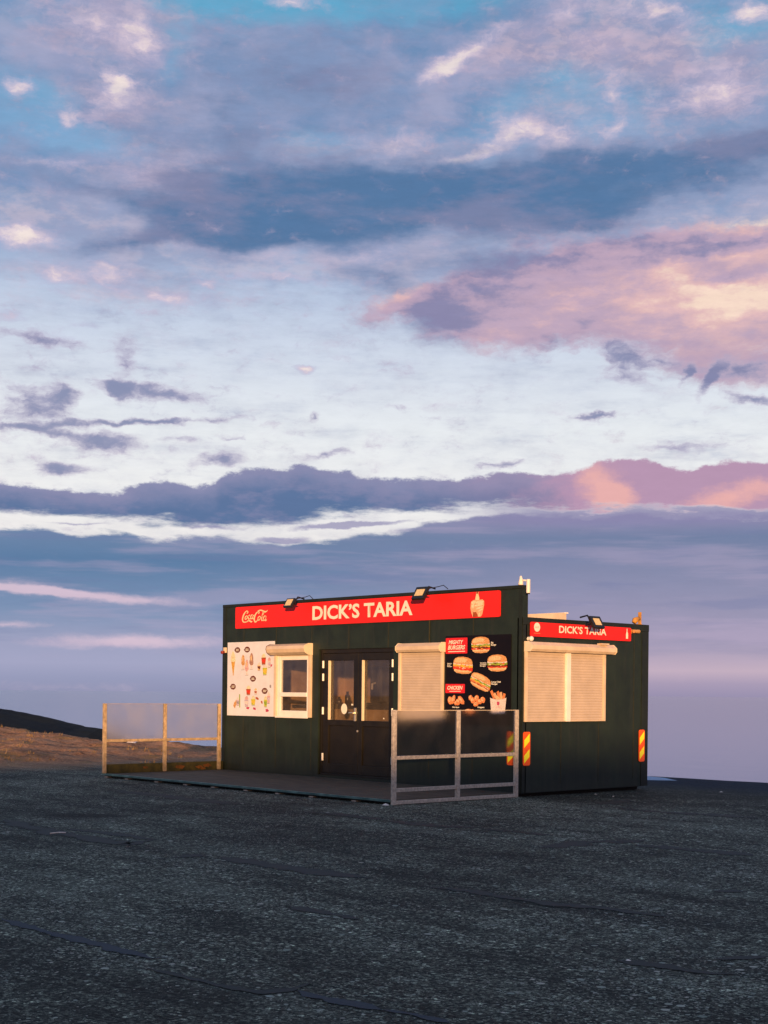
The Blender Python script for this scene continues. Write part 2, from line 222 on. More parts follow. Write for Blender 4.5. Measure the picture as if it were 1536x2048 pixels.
vap = wnoise(P0, 1.6, 9.0, 0.7, 0.5, 1.9, 97.0, rot=6)
vs_ = wn('ShaderNodeMix', data_type='RGBA', blend_type='MULTIPLY'); vs_.inputs['Factor'].default_value = 1.0; WL(sky, vs_.inputs[6])
vg = wm('MULTIPLY_ADD', wm('MULTIPLY', wm('SUBTRACT', vap, 0.5), wm('MULTIPLY', wstep(el, 0.5, 3.0), wm('MULTIPLY_ADD', wstep(el, 12.5, 16.0), 0.5, 0.5))), 0.26, 1.0)
vcmb = wn('ShaderNodeCombineXYZ')
for i_ in range(3): WL(vg, vcmb.inputs[i_])
WL(vcmb.outputs[0], vs_.inputs[7]); vs_.clamp_result = False
sky = vs_.outputs[2]

# evening glow round the low sun, behind the camera
sd = wn('ShaderNodeVectorMath', operation='DOT_PRODUCT'); WL(tc.outputs['Generated'], sd.inputs[0]); sd.inputs[1].default_value = tuple(to_sun)
g1 = wm('MULTIPLY', wm('POWER', wm('MAXIMUM', sd.outputs['Value'], 0.0), 4.0), wstep(el, 50, 2))
sky = wmix(wm('MULTIPLY', g1, 0.85), sky, (255, 176, 96))
bg = wn('ShaderNodeBackground', Strength=1.0); WL(sky, bg.inputs['Color'])
wo = wn('ShaderNodeOutputWorld'); WL(bg.outputs[0], wo.inputs['Surface'])


# ------------------------------------------------------------------ helpers
def tag(o, label=None, cat=None, group=None, kind=None):
    if label: o['label'] = label
    if cat: o['category'] = cat
    if group: o['group'] = group
    if kind: o['kind'] = kind
    return o

def empty(name, loc, label, cat, group=None, rz=0.0):
    o = bpy.data.objects.new(name, None); col.objects.link(o)
    o.empty_display_size = 0.2
    o.location = loc; o.rotation_euler = (0, 0, rz)
    return tag(o, label, cat, group)

class MB:
    def __init__(self):
        self.v = []; self.f = []; self.m = []
    def face(self, pts, mi=0):
        n = len(self.v); self.v += [tuple(p) for p in pts]
        self.f.append(tuple(range(n, n + len(pts)))); self.m.append(mi)
    def box(self, x0, x1, y0, y1, z0, z1, mi=0, M=None):
        c = [Vector((x, y, z)) for x in (x0, x1) for y in (y0, y1) for z in (z0, z1)]
        if M: c = [M @ p for p in c]
        n = len(self.v); self.v += [tuple(p) for p in c]
        for q in ((0, 1, 3, 2), (4, 6, 7, 5), (0, 4, 5, 1), (2, 3, 7, 6), (0, 2, 6, 4), (1, 5, 7, 3)):
            self.f.append(tuple(n + i for i in q)); self.m.append(mi)
    def tube(self, pts, r, seg=10, mi=0, cap=True):
        pts = [Vector(p) for p in pts]
        rs = r if isinstance(r, (list, tuple)) else [r] * len(pts)
        base = len(self.v); up = Vector((0, 0, 1)); prev = None
        for i, p in enumerate(pts):
            d = (pts[min(i + 1, len(pts) - 1)] - pts[max(i - 1, 0)]).normalized()
            if prev is None:
                a = d.cross(up)
                if a.length < 1e-3: a = d.cross(Vector((1, 0, 0)))
            else:
                a = prev - d * prev.dot(d)
            a.normalize(); prev = a; b = d.cross(a)
            for k in range(seg):
                t = 2 * math.pi * k / seg
                self.v.append(tuple(p + (a * math.cos(t) + b * math.sin(t)) * rs[i]))
        for i in range(len(pts) - 1):
            for k in range(seg):
                k2 = (k + 1) % seg
                self.f.append((base + i * seg + k, base + i * seg + k2, base + (i + 1) * seg + k2, base + (i + 1) * seg + k)); self.m.append(mi)
        if cap:
            self.f.append(tuple(base + k for k in range(seg))[::-1]); self.m.append(mi)
            e = base + (len(pts) - 1) * seg
            self.f.append(tuple(e + k for k in range(seg))); self.m.append(mi)
    def prism(self, prof, a, b, axis='x', mi=0):
        """profile points (p,q) extruded along axis from a to b"""
        def mk(t, p, q):
            return (t, p, q) if axis == 'x' else (p, t, q) if axis == 'y' else (p, q, t)
        n = len(self.v); k = len(prof)
        self.v += [mk(a, *p) for p in prof] + [mk(b, *p) for p in prof]
        for i in range(k):
            j = (i + 1) % k
            self.f.append((n + i, n + j, n + k + j, n + k + i)); self.m.append(mi)
        self.f.append(tuple(n + i for i in range(k))[::-1]); self.m.append(mi)
        self.f.append(tuple(n + k + i for i in range(k))); self.m.append(mi)
    def build(self, name, mats, parent=None, bevel=0.0, smooth=False, fix=True, loc=None):
        me = bpy.data.meshes.new(name)
        me.from_pydata(self.v, [], self.f)
        if not isinstance(mats, (list, tuple)): mats = [mats]
        for mt in mats: me.materials.append(mt)
        for p, mi in zip(me.polygons, self.m): p.material_index = mi
        if fix:
            bm = bmesh.new(); bm.from_mesh(me)
            bmesh.ops.recalc_face_normals(bm, faces=bm.faces); bm.to_mesh(me); bm.free()
        if smooth:
            for p in me.polygons: p.use_smooth = True
        o = bpy.data.objects.new(name, me); col.objects.link(o)
        if parent: o.parent = parent
        if loc: o.location = loc
        if bevel > 0:
            md = o.modifiers.new('bevel', 'BEVEL'); md.width = bevel; md.segments = 2
            md.limit_method = 'ANGLE'; md.angle_limit = R(40)
        return o

def copy_tree(o, parent=None):
    c = o.copy(); col.objects.link(c); c.parent = parent
    for ch in list(o.children): copy_tree(ch, c)
    return c

# ------------------------------------------------------------------ materials
def mat(name, color, rough=0.6, metal=0.0, spec=0.5, nscale=0.0, namt=0.0, bump=0.0, bscale=60.0, color2=None, mapscale=(1, 1, 1)):
    m = bpy.data.materials.new(name); m.use_nodes = True
    nt = m.node_tree; b = nt.nodes['Principled BSDF']
    b.inputs['Base Color'].default_value = (*color, 1)
    b.inputs['Roughness'].default_value = rough
    b.inputs['Metallic'].default_value = metal
    b.inputs['Specular IOR Level'].default_value = spec
    tc = nt.nodes.new('ShaderNodeTexCoord'); mp = nt.nodes.new('ShaderNodeMapping')
    mp.inputs['Scale'].default_value = mapscale
    nt.links.new(tc.outputs['Object'], mp.inputs['Vector'])
    if namt > 0 or color2:
        n = nt.nodes.new('ShaderNodeTexNoise'); n.inputs['Scale'].default_value = nscale or 5
        n.inputs['Detail'].default_value = 6; n.inputs['Roughness'].default_value = 0.65
        nt.links.new(mp.outputs[0], n.inputs['Vector'])
        cr = nt.nodes.new('ShaderNodeValToRGB')
        c2 = color2 or tuple(max(0, c * (1 - namt)) for c in color)
        c1 = color if color2 else tuple(min(1, c * (1 + namt * 0.6)) for c in color)
        cr.color_ramp.elements[0].position = 0.36; cr.color_ramp.elements[0].color = (*c2, 1)
        cr.color_ramp.elements[1].position = 0.66; cr.color_ramp.elements[1].color = (*c1, 1)
        nt.links.new(n.outputs['Fac'], cr.inputs['Fac'])
        nt.links.new(cr.outputs['Color'], b.inputs['Base Color'])
        mr = nt.nodes.new('ShaderNodeMapRange')
        mr.inputs['To Min'].default_value = max(0.02, rough - 0.12); mr.inputs['To Max'].default_value = min(1, rough + 0.12)
        nt.links.new(n.outputs['Fac'], mr.inputs['Value']); nt.links.new(mr.outputs[0], b.inputs['Roughness'])
    if bump > 0:
        n2 = nt.nodes.new('ShaderNodeTexNoise'); n2.inputs['Scale'].default_value = bscale; n2.inputs['Detail'].default_value = 4
        nt.links.new(mp.outputs[0], n2.inputs['Vector'])
        bp = nt.nodes.new('ShaderNodeBump'); bp.inputs['Strength'].default_value = bump; bp.inputs['Distance'].default_value = 0.01
        nt.links.new(n2.outputs['Fac'], bp.inputs['Height']); nt.links.new(bp.outputs[0], b.inputs['Normal'])
    return m

M = {}
M['wall'] = mat('dark_green_paint', (0.015, 0.026, 0.020), 0.55, nscale=2.2, namt=0.30, bump=0.25, bscale=220, spec=0.35)
def weather(m, dirt, z0=0.0):
    nt = m.node_tree; L = nt.links.new; b = nt.nodes['Principled BSDF']; src = b.inputs['Base Color'].links[0].from_socket
    g = nt.nodes.new('ShaderNodeNewGeometry'); mp = nt.nodes.new('ShaderNodeMapping'); mp.inputs['Scale'].default_value = (9, 9, 0.6); L(g.outputs['Position'], mp.inputs['Vector'])
    n = nt.nodes.new('ShaderNodeTexNoise'); n.inputs['Scale'].default_value = 1.0; n.inputs['Detail'].default_value = 6; n.inputs['Roughness'].default_value = 0.7; L(mp.outputs[0], n.inputs['Vector'])
    sx = nt.nodes.new('ShaderNodeSeparateXYZ'); L(g.outputs['Position'], sx.inputs[0])
    lo = nt.nodes.new('ShaderNodeMapRange'); lo.inputs['From Min'].default_value = 0.45; lo.inputs['From Max'].default_value = 0.0; lo.inputs['To Max'].default_value = 0.22; L(sx.outputs['Z'], lo.inputs['Value'])
    ad = nt.nodes.new('ShaderNodeMath'); ad.operation = 'ADD'; L(n.outputs['Fac'], ad.inputs[0]); L(lo.outputs[0], ad.inputs[1])
    r = nt.nodes.new('ShaderNodeMapRange'); r.inputs['From Min'].default_value = 0.52; r.inputs['From Max'].default_value = 0.80; r.inputs['To Max'].default_value = 0.38; L(ad.outputs[0], r.inputs['Value'])
    x = nt.nodes.new('ShaderNodeMix'); x.data_type = 'RGBA'; L(r.outputs[0], x.inputs['Factor']); L(src, x.inputs[6]); x.inputs[7].default_value = (*dirt, 1); L(x.outputs[2], b.inputs['Base Color'])
weather(M['wall'], (0.045, 0.045, 0.035))
M['wall_trim'] = mat('dark_green_trim', (0.014, 0.020, 0.014), 0.5, nscale=5, namt=0.3, spec=0.35)
M['seam'] = mat('seam_green', (0.040, 0.038, 0.018), 0.6, nscale=9, namt=0.4, spec=0.3)  # lit edge of the panel joints put in as a lighter olive
M['inside'] = mat('interior_lining', (0.34, 0.22, 0.12), 0.7, nscale=1.2, namt=0.35)
M['inside_dark'] = mat('interior_dark', (0.02, 0.018, 0.02), 0.6, nscale=5, namt=0.2)
M['roof'] = mat('roof_felt', (0.05, 0.05, 0.048), 0.9, nscale=6, namt=0.3, bump=0.3)
M['black'] = mat('black_plastic', (0.008, 0.008, 0.009), 0.45, nscale=12, namt=0.3)
M['skid'] = mat('skid_steel', (0.01, 0.011, 0.012), 0.8, nscale=6, namt=0.4)
M['shutter'] = mat('cream_shutter_slats', (0.58, 0.48, 0.39), 0.55, nscale=3.5, namt=0.10, bump=0.15, bscale=150)
M['shutter_dark'] = mat('shutter_slat_gap', (0.45, 0.36, 0.28), 0.7)
M['cream'] = mat('cream_aluminium', (0.72, 0.58, 0.43), 0.45, nscale=4, namt=0.14, bump=0.08)
M['white_frame'] = mat('white_window_plastic', (0.86, 0.84, 0.80), 0.35, nscale=6, namt=0.07)
M['bead'] = mat('pale_glazing_bead', (0.82, 0.70, 0.52), 0.5, nscale=6, namt=0.1)
M['door'] = mat('dark_brown_door', (0.013, 0.010, 0.005), 0.42, nscale=4, namt=0.35, bump=0.06, spec=0.4)
M['metal'] = mat('brushed_metal', (0.72, 0.66, 0.56), 0.3, metal=0.7, nscale=8, namt=0.1)
M['galv'] = mat('galvanised_steel', (0.54, 0.48, 0.42), 0.55, metal=0.1, nscale=26, namt=0.32, bump=0.1, bscale=90)
M['galv_warm'] = mat('warm_galvanised_steel', (0.50, 0.38, 0.24), 0.6, metal=0.1, nscale=14, namt=0.35)  # more orange in tone than the right railing's steel
M['deck'] = mat('deck_top', (0.10, 0.082, 0.058), 0.85, nscale=7, color2=(0.035, 0.030, 0.024), bump=0.6, bscale=40, mapscale=(0.35, 1.6, 1))
M['deck_trim'] = mat('teal_edge_angle', (0.16, 0.30, 0.28), 0.4, metal=0.2, nscale=5, color2=(0.05, 0.12, 0.12))
M['mossy'] = mat('mossy_board', (0.085, 0.070, 0.018), 0.9, nscale=7, color2=(0.020, 0.026, 0.010), bump=0.8, bscale=30)
M['rust_moss'] = mat('rusty_moss', (0.20, 0.075, 0.015), 0.9, nscale=12, namt=0.5)
M['red'] = mat('red_sign_vinyl', (0.88, 0.022, 0.018), 0.45, nscale=2.5, namt=0.06, spec=0.3)
M['red_edge'] = mat('dark_red_edge', (0.35, 0.012, 0.012), 0.5)
M['white'] = mat('white_vinyl', (0.86, 0.84, 0.72), 0.5, nscale=5, namt=0.05)
M['cream_print'] = mat('cream_vinyl', (0.85, 0.72, 0.42), 0.5, nscale=9, namt=0.15)
M['poster_white'] = mat('white_poster', (0.74, 0.76, 0.84), 0.5, nscale=3.0, namt=0.08, bump=0.05)
M['poster_black'] = mat('black_poster', (0.006, 0.003, 0.003), 0.4, nscale=3, namt=0.2, spec=0.25)
M['led'] = mat('floodlight_diffuser', (0.80, 0.62, 0.30), 0.35, nscale=60, namt=0.25)
M['orange'] = mat('orange_reflective', (1.0, 0.12, 0.004), 0.3, nscale=20, namt=0.08)
M['yellow'] = mat('yellow_reflective', (1.0, 0.97, 0.02), 0.3)
M['rusty'] = mat('rusty_orange_metal', (0.55, 0.27, 0.05), 0.6, nscale=18, namt=0.4)
M['antenna'] = mat('white_antenna_plastic', (0.85, 0.78, 0.70), 0.4, nscale=8, namt=0.06)
M['alarm_red'] = mat('dull_red_plastic', (0.25, 0.03, 0.02), 0.4)
# print inks
for n_, c_ in dict(brown=(0.14, 0.03, 0.012), tan=(0.62, 0.33, 0.12), bun=(0.72, 0.36, 0.14), bunlight=(0.85, 0.58, 0.30), patty=(0.16, 0.04, 0.015),
                   lettuce=(0.28, 0.42, 0.04), cheese=(0.9, 0.55, 0.06), tomato=(0.75, 0.05, 0.02), pink=(0.70, 0.42, 0.42), rose=(0.55, 0.06, 0.14),
                   lime=(0.52, 0.55, 0.05), caramel=(0.42, 0.09, 0.02), lilac=(0.60, 0.50, 0.62), cone=(0.68, 0.38, 0.06), vanilla=(0.82, 0.74, 0.48),
                   crisp=(0.78, 0.26, 0.09), crisplight=(0.9, 0.5, 0.26), grey=(0.35, 0.33, 0.36), choc=(0.42, 0.24, 0.18), printred=(0.80, 0.02, 0.03),
                   onion=(0.80, 0.70, 0.66), green=(0.15, 0.28, 0.05), skin=(0.80, 0.47, 0.26), skinlight=(0.92, 0.72, 0.48), sleeve=(0.12, 0.02, 0.01)).items():
    M[n_] = mat('ink_' + n_, c_, 0.5, nscale=45, namt=0.28, spec=0.3)

def glass_mat(name, tint, gl, rough=0.02):
    """clear pane: lets light through, mirrors a share of what stands in front of it"""
    m = bpy.data.materials.new(name); m.use_nodes = True; nt = m.node_tree
    nt.nodes.remove(nt.nodes['Principled BSDF']); out = nt.nodes['Material Output']
    tr = nt.nodes.new('ShaderNodeBsdfTransparent'); tr.inputs['Color'].default_value = (*tint, 1)
    g = nt.nodes.new('ShaderNodeBsdfGlossy'); g.inputs['Roughness'].default_value = rough
    fc = nt.nodes.new('ShaderNodeLayerWeight'); fc.inputs['Blend'].default_value = 0.5
    fr = nt.nodes.new('ShaderNodeMath'); fr.operation = 'POWER'; fr.inputs[1].default_value = 4.0; nt.links.new(fc.outputs['Facing'], fr.inputs[0])
    ml = nt.nodes.new('ShaderNodeMath'); ml.operation = 'MULTIPLY_ADD'; ml.inputs[1].default_value = 0.9; ml.inputs[2].default_value = gl
    ml.use_clamp = True
    mx = nt.nodes.new('ShaderNodeMixShader')
    nt.links.new(fr.outputs[0], ml.inputs[0]); nt.links.new(ml.outputs[0], mx.inputs[0])
    nt.links.new(tr.outputs[0], mx.inputs[1]); nt.links.new(g.outputs[0], mx.inputs[2])
    df = nt.nodes.new('ShaderNodeBsdfDiffuse'); df.inputs['Color'].default_value = (0.62, 0.52, 0.42, 1); m3 = nt.nodes.new('ShaderNodeMixShader')   # dusty diffuse veil, put in to imitate a warm reflected haze
    n = nt.nodes.new('ShaderNodeTexNoise'); n.inputs['Scale'].default_value = 4.0; n.inputs['Detail'].default_value = 6
    mr = nt.nodes.new('ShaderNodeMapRange'); mr.inputs['From Min'].default_value = 0.35; mr.inputs['From Max'].default_value = 0.7; mr.inputs['To Min'].default_value = 0.015; mr.inputs['To Max'].default_value = 0.06
    nt.links.new(n.outputs['Fac'], mr.inputs['Value']); nt.links.new(mr.outputs[0], m3.inputs[0])
    nt.links.new(mx.outputs[0], m3.inputs[1]); nt.links.new(df.outputs[0], m3.inputs[2]); nt.links.new(m3.outputs[0], out.inputs['Surface'])
    return m
M['glass'] = glass_mat('tinted_glass', (0.88, 0.86, 0.84), 0.04)

def frosted_mat(name='frosted_glass', lo=0.010, hi=0.036, dif=(0.50, 0.44, 0.38), rgh=0.70):
    m = bpy.data.materials.new(name); m.use_nodes = True; nt = m.node_tree
    nt.nodes.remove(nt.nodes['Principled BSDF']); out = nt.nodes['Material Output']
    rf = nt.nodes.new('ShaderNodeBsdfRefraction'); rf.inputs['IOR'].default_value = 1.03; rf.inputs['Roughness'].default_value = rgh
    rf.inputs['Color'].default_value = (0.90, 0.90, 0.92, 1)
    tr = nt.nodes.new('ShaderNodeBsdfTransparent'); tr.inputs['Color'].default_value = (0.92, 0.92, 0.93, 1)
    df = nt.nodes.new('ShaderNodeBsdfDiffuse'); df.inputs['Color'].default_value = (*dif, 1)
    m1 = nt.nodes.new('ShaderNodeMixShader'); m1.inputs[0].default_value = 0.80
    m2 = nt.nodes.new('ShaderNodeMixShader')
    n = nt.nodes.new('ShaderNodeTexNoise'); n.inputs['Scale'].default_value = 3.0; n.inputs['Detail'].default_value = 5
    tc = nt.nodes.new('ShaderNodeTexCoord'); nt.links.new(tc.outputs['Object'], n.inputs['Vector'])
    mr = nt.nodes.new('ShaderNodeMapRange'); mr.inputs['From Min'].default_value = 0.35; mr.inputs['From Max'].default_value = 0.75
    mr.inputs['To Min'].default_value = lo; mr.inputs['To Max'].default_value = hi
    nt.links.new(n.outputs['Fac'], mr.inputs['Value']); nt.links.new(mr.outputs[0], m2.inputs[0])
    nt.links.new(tr.outputs[0], m1.inputs[1]); nt.links.new(rf.outputs[0], m1.inputs[2])
    nt.links.new(m1.outputs[0], m2.inputs[1]); nt.links.new(df.outputs[0], m2.inputs[2]); nt.links.new(m2.outputs[0], out.inputs['Surface'])
    return m
M['frosted'] = frosted_mat()
M['frosted_pale'] = frosted_mat('pale_frosted_glass', 0.10, 0.22, (0.62, 0.60, 0.62), 0.5)  # more diffuse than the right panes, for a greyer, warmer look

# ------------------------------------------------------------------ ground, bank, hill, sea
GZ = -0.03
def smooth(a, b, x):
    t = min(1, max(0, (x - a) / (b - a))); return t * t * (3 - 2 * t)

EDGE = [(-120, 12.0), (-60, 7.4), (-32.7, 5.6), (-26.4, 5.2), (-22.7, 4.85), (-19.6, 4.7), (-17.9, 5.4), (-16.1, 6.05), (-2.3, 6.15), (0.2, 6.3), (6, 6.6), (40, 7), (120, 8)]
def edge_y(x):
    for (a, ya), (b, yb) in zip(EDGE, EDGE[1:]):
        if x <= b:
            t = max(0, (x - a) / (b - a)); return ya + (yb - ya) * t
    return EDGE[-1][1]

def ridge_z(x, y):  # unseen bank, crest shaped so its shadow line falls on the kiosk
    """unseen bank on the sunward side, shaped for the shadow it throws"""
    p = Vector((x - 44.0, y + 40.0, 0)); along = p.dot(Vector((0.672, 0.74, 0))); out = p.dot(SUN_H)
    crest = 4.34 + 0.0147 * along + 0.16 * mn.noise(Vector((along * 0.12, 3.1, 0))) + 0.05 * mn.noise(Vector((along * 0.6, 1.1, 0)))
    if out < 0: k = smooth(-13, 0, out)
    else: k = 1 - smooth(6, 40, out)
    return GZ + crest * k

def ground_z(x, y):
    z = GZ + 0.022 * max(0.0, -(x + 12.0)) * (1 if x > -60 else 0) + (0.022 * 47 if x <= -60 else 0)
    far = smooth(24, 32, math.hypot(x - 2, y + 3))
    z += far * (0.035 * mn.noise(Vector((x * 0.22, y * 0.22, 0.3))))
    fld = smooth(-10.5, -14, x)
    if fld > 0:
        z += fld * (0.10 * mn.noise(Vector((x * 0.5, y * 1.0, 4.3))) + 0.06 * mn.noise(Vector((x * 2.2, y * 2.2, 7.7))) + 0.035 * mn.noise(Vector((x * 6, y * 6, 1.7))))
    z = max(z, ridge_z(x, y)) if (x > 15 or y < -18) else z
    e = edge_y(x) + 0.10 * mn.noise(Vector((x * 0.8, 9.0, 0))) + (0.06 * mn.noise(Vector((x * 4, 2.0, 0))) if x < -10 else 0)
    if y > e:
        d = y - e
        z -= min(24.0, 0.9 * d + 0.6 * d * min(1, d)) 
    return z

def lines(segs):
    out = []
    for a, b, st in segs:
        n = max(1, round((b - a) / st))
        out += [a + (b - a) * i / n for i in range(n)]
    return out + [segs[-1][1]]

gx = lines([(-140, -60, 5), (-60, -34, 0.5), (-34, -12, 0.11), (-12, 16, 0.5), (16, 40, 1.5), (40, 130, 4)])
gy = lines([(-130, -70, 5), (-70, -12, 1.5), (-12, -4, 0.5), (-4, 6.6, 0.11), (6.6, 12, 0.4), (12, 40, 3)])
gv = [(x, y, ground_z(x, y)) for y in gy for x in gx]
nx = len(gx)
gf = [(j * nx + i, j * nx + i + 1, (j + 1) * nx + i + 1, (j + 1) * nx + i) for j in range(len(gy) - 1) for i in range(nx - 1)]
me = bpy.data.meshes.new('ground'); me.from_pydata(gv, [], gf)
for p in me.polygons: p.use_smooth = True
ground = bpy.data.objects.new('ground', me); col.objects.link(ground); tag(ground, 'worn dark asphalt apron turning to rough gravel and dry grass', kind='structure')

def node(nt, t, **kw):
    n = nt.nodes.new(t)
    for k, v in kw.items():
        if k in n.inputs: n.inputs[k].default_value = v
        else: setattr(n, k, v)
    return n

def ground_material():
    m = bpy.data.materials.new('asphalt_and_heath'); m.use_nodes = True; nt = m.node_tree; L = nt.links.new
    b = nt.nodes['Principled BSDF']
    geo = nt.nodes.new('ShaderNodeNewGeometry'); P = geo.outputs['Position']
    def noise_(sc, det=4, rough=0.6, vec=None, dist=0.0):
        n = node(nt, 'ShaderNodeTexNoise', Scale=sc, Detail=det, Roughness=rough, Distortion=dist); L(vec or P, n.inputs['Vector']); return n.outputs['Fac']
    def ramp(fac, *st):
        r = nt.nodes.new('ShaderNodeValToRGB'); L(fac, r.inputs['Fac'])
        e = r.color_ramp.elements
        while len(e) < len(st): e.new(0.5)
        for k, (p, c) in zip(e, st):
            k.position = p; k.color = (*c, 1) if len(c) == 3 else (*([c[0]] * 3), 1)
        return r.outputs['Color']
    def mix(fac, a, c, bt='MIX'):
        x = nt.nodes.new('ShaderNodeMix'); x.data_type = 'RGBA'; x.blend_type = bt
        if isinstance(fac, float): x.inputs['Factor'].default_value = fac
        else: L(fac, x.inputs['Factor'])
        for s, i in ((a, 6), (c, 7)):
            if isinstance(s, tuple): x.inputs[i].default_value = (*s, 1)
            else: L(s, x.inputs[i])
        return x.outputs[2]
    def mth(op, a, c=0.0, cl=False):
        x = nt.nodes.new('ShaderNodeMath'); x.operation = op; x.use_clamp = cl
        for s, i in ((a, 0), (c, 1)):
            if isinstance(s, (int, float)): x.inputs[i].default_value = s
            else: L(s, x.inputs[i])
        return x.outputs[0]
    speck = noise_(34, 6, 0.85)
    base = ramp(speck, (0.44, (0.008, 0.010, 0.009)), (0.50, (0.12, 0.145, 0.115)), (0.55, (0.66, 0.72, 0.58)))
    grit = node(nt, 'ShaderNodeTexVoronoi', Scale=24.0); L(P, grit.inputs['Vector'])
    gsep = nt.nodes.new('ShaderNodeSeparateColor'); L(grit.outputs['Color'], gsep.inputs[0])
    base = mix(0.62, base, mix(1.0, base, ramp(gsep.outputs[0], (0.0, (0.12,)), (0.45, (0.55,)), (0.80, (1.3,)), (1.0, (3.2,))), 'MULTIPLY'))
    grit2 = node(nt, 'ShaderNodeTexVoronoi', Scale=52.0); L(P, grit2.inputs['Vector'])
    gsep2 = nt.nodes.new('ShaderNodeSeparateColor'); L(grit2.outputs['Color'], gsep2.inputs[0])
    base = mix(0.7, base, mix(1.0, base, ramp(gsep2.outputs[1], (0.0, (0.15,)), (0.45, (0.6,)), (0.80, (1.3,)), (1.0, (3.0,))), 'MULTIPLY'))
    clod = noise_(11, 6, 0.82)
    base = mix(mth('MULTIPLY', ramp(clod, (0.36, (1,)), (0.56, (0,))), 0.55), base, (0.020, 0.025, 0.022))
    base = mix(mth('MULTIPLY', ramp(clod, (0.54, (0,)), (0.70, (1,))), 0.50), base, (0.28, 0.32, 0.26))
    mid = noise_(3.2, 6, 0.72)
    strk = nt.nodes.new('ShaderNodeMapping'); strk.inputs['Rotation'].default_value = (0, 0, -VIEW_AZ); strk.inputs['Scale'].default_value = (0.45, 1.6, 1); L(P, strk.inputs['Vector'])
    st = noise_(0.9, 7, 0.72, strk.outputs[0])
    base = mix(mth('MULTIPLY', ramp(st, (0.36, (1,)), (0.55, (0,))), 0.78), base, (0.016, 0.022, 0.021))
    base = mix(mth('MULTIPLY', ramp(st, (0.52, (0,)), (0.66, (1,))), 0.34), base, (0.27, 0.31, 0.26))
    base = mix(mth('MULTIPLY', ramp(mid, (0.34, (1,)), (0.52, (0,))), 0.42), base, (0.020, 0.026, 0.023))
    worn = noise_(0.28, 5, 0.6)
    base = mix(mth('MULTIPLY', ramp(worn, (0.40, (1,)), (0.56, (0,))), 0.85), base, mix(0.70, base, (0.006, 0.008, 0.009)))
    # pale aggregate chips, in drifts
    drift = ramp(noise_(0.8, 4, 0.6), (0.46, (0,)), (0.64, (1,)))
    chip = None
    for vs, hi, k in ((15.0, 0.994, 0.05), (30.0, 0.985, 0.13), (62.0, 0.960, 0.24)):
        vo = node(nt, 'ShaderNodeTexVoronoi', Scale=vs); L(P, vo.inputs['Vector'])
        sep = nt.nodes.new('ShaderNodeSeparateColor'); L(vo.outputs['Color'], sep.inputs[0])
        thr = mth('SUBTRACT', hi, mth('MULTIPLY', drift, k))
        chip = mth('MULTIPLY', mth('GREATER_THAN', sep.outputs[0], thr), mth('LESS_THAN', vo.outputs['Distance'], 0.36))
        base = mix(chip, base, ramp(sep.outputs[1], (0.0, (0.34, 0.42, 0.37)), (0.6, (0.66, 0.72, 0.64)), (1.0, (0.95, 0.90, 0.80))))
    # oily stain
    dv = nt.nodes.new('ShaderNodeMapping'); dv.vector_type = 'TEXTURE'; dv.inputs['Location'].default_value = (-1.05, -6.70, GZ); dv.inputs['Rotation'].default_value = (0, 0, R(48)); dv.inputs['Scale'].default_value = (0.85, 0.5, 1); L(P, dv.inputs['Vector'])
    gs = nt.nodes.new('ShaderNodeTexGradient'); gs.gradient_type = 'SPHERICAL'; L(dv.outputs[0], gs.inputs[0])
    stain = ramp(mth('ADD', gs.outputs['Fac'], mth('MULTIPLY', mth('SUBTRACT', mid, 0.5), 1.0)), (0.15, (0,)), (0.6, (0.8,)))
    base = mix(stain, base, (0.010, 0.011, 0.012))
    # rough gravel and dry grass field beyond the apron
    sx = nt.nodes.new('ShaderNodeSeparateXYZ'); L(P, sx.inputs[0])
    wob = mth('MULTIPLY', mth('SUBTRACT', noise_(0.35, 4, 0.6), 0.5), 7.0)
    fmask = nt.nodes.new('ShaderNodeMapRange'); fmask.inputs['From Min'].default_value = -9.0; fmask.inputs['From Max'].default_value = -13.0
    L(mth('ADD', sx.outputs['X'], wob), fmask.inputs['Value'])
    st2 = nt.nodes.new('ShaderNodeMapping'); st2.inputs['Scale'].default_value = (0.30, 1.7, 1); st2.inputs['Rotation'].default_value = (0, 0, R(40)); L(P, st2.inputs['Vector'])
    gr = ramp(noise_(1.2, 6, 0.75, st2.outputs[0]), (0.38, (0.07, 0.026, 0.010)), (0.50, (0.60, 0.28, 0.13)), (0.66, (0.90, 0.48, 0.26)))
    gr = mix(0.5, gr, ramp(noise_(16, 4, 0.7), (0.35, (0.12, 0.06, 0.035)), (0.65, (0.70, 0.42, 0.27))))
    yel = ramp(noise_(0.8, 3, 0.6), (0.55, (0,)), (0.7, (1,)))
    gr = mix(mth('MULTIPLY', yel, 0.5), gr, (0.30, 0.20, 0.03))
    base = mix(fmask.outputs[0], base, gr)
    # dark blue sky reflection painted into the verge by the cliff edge, right
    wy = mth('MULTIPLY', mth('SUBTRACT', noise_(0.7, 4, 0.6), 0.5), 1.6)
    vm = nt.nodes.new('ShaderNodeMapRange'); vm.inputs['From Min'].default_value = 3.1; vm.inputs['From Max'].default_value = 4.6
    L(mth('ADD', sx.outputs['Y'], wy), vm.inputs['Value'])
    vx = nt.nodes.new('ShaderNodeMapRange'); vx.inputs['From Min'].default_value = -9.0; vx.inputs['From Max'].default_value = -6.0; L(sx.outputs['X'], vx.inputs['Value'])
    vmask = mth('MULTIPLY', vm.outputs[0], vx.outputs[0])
    vdk = nt.nodes.new('ShaderNodeMapRange'); vdk.inputs['From Min'].default_value = 0.6; vdk.inputs['From Max'].default_value = 2.6; L(mth('ADD', sx.outputs['Y'], wy), vdk.inputs['Value'])
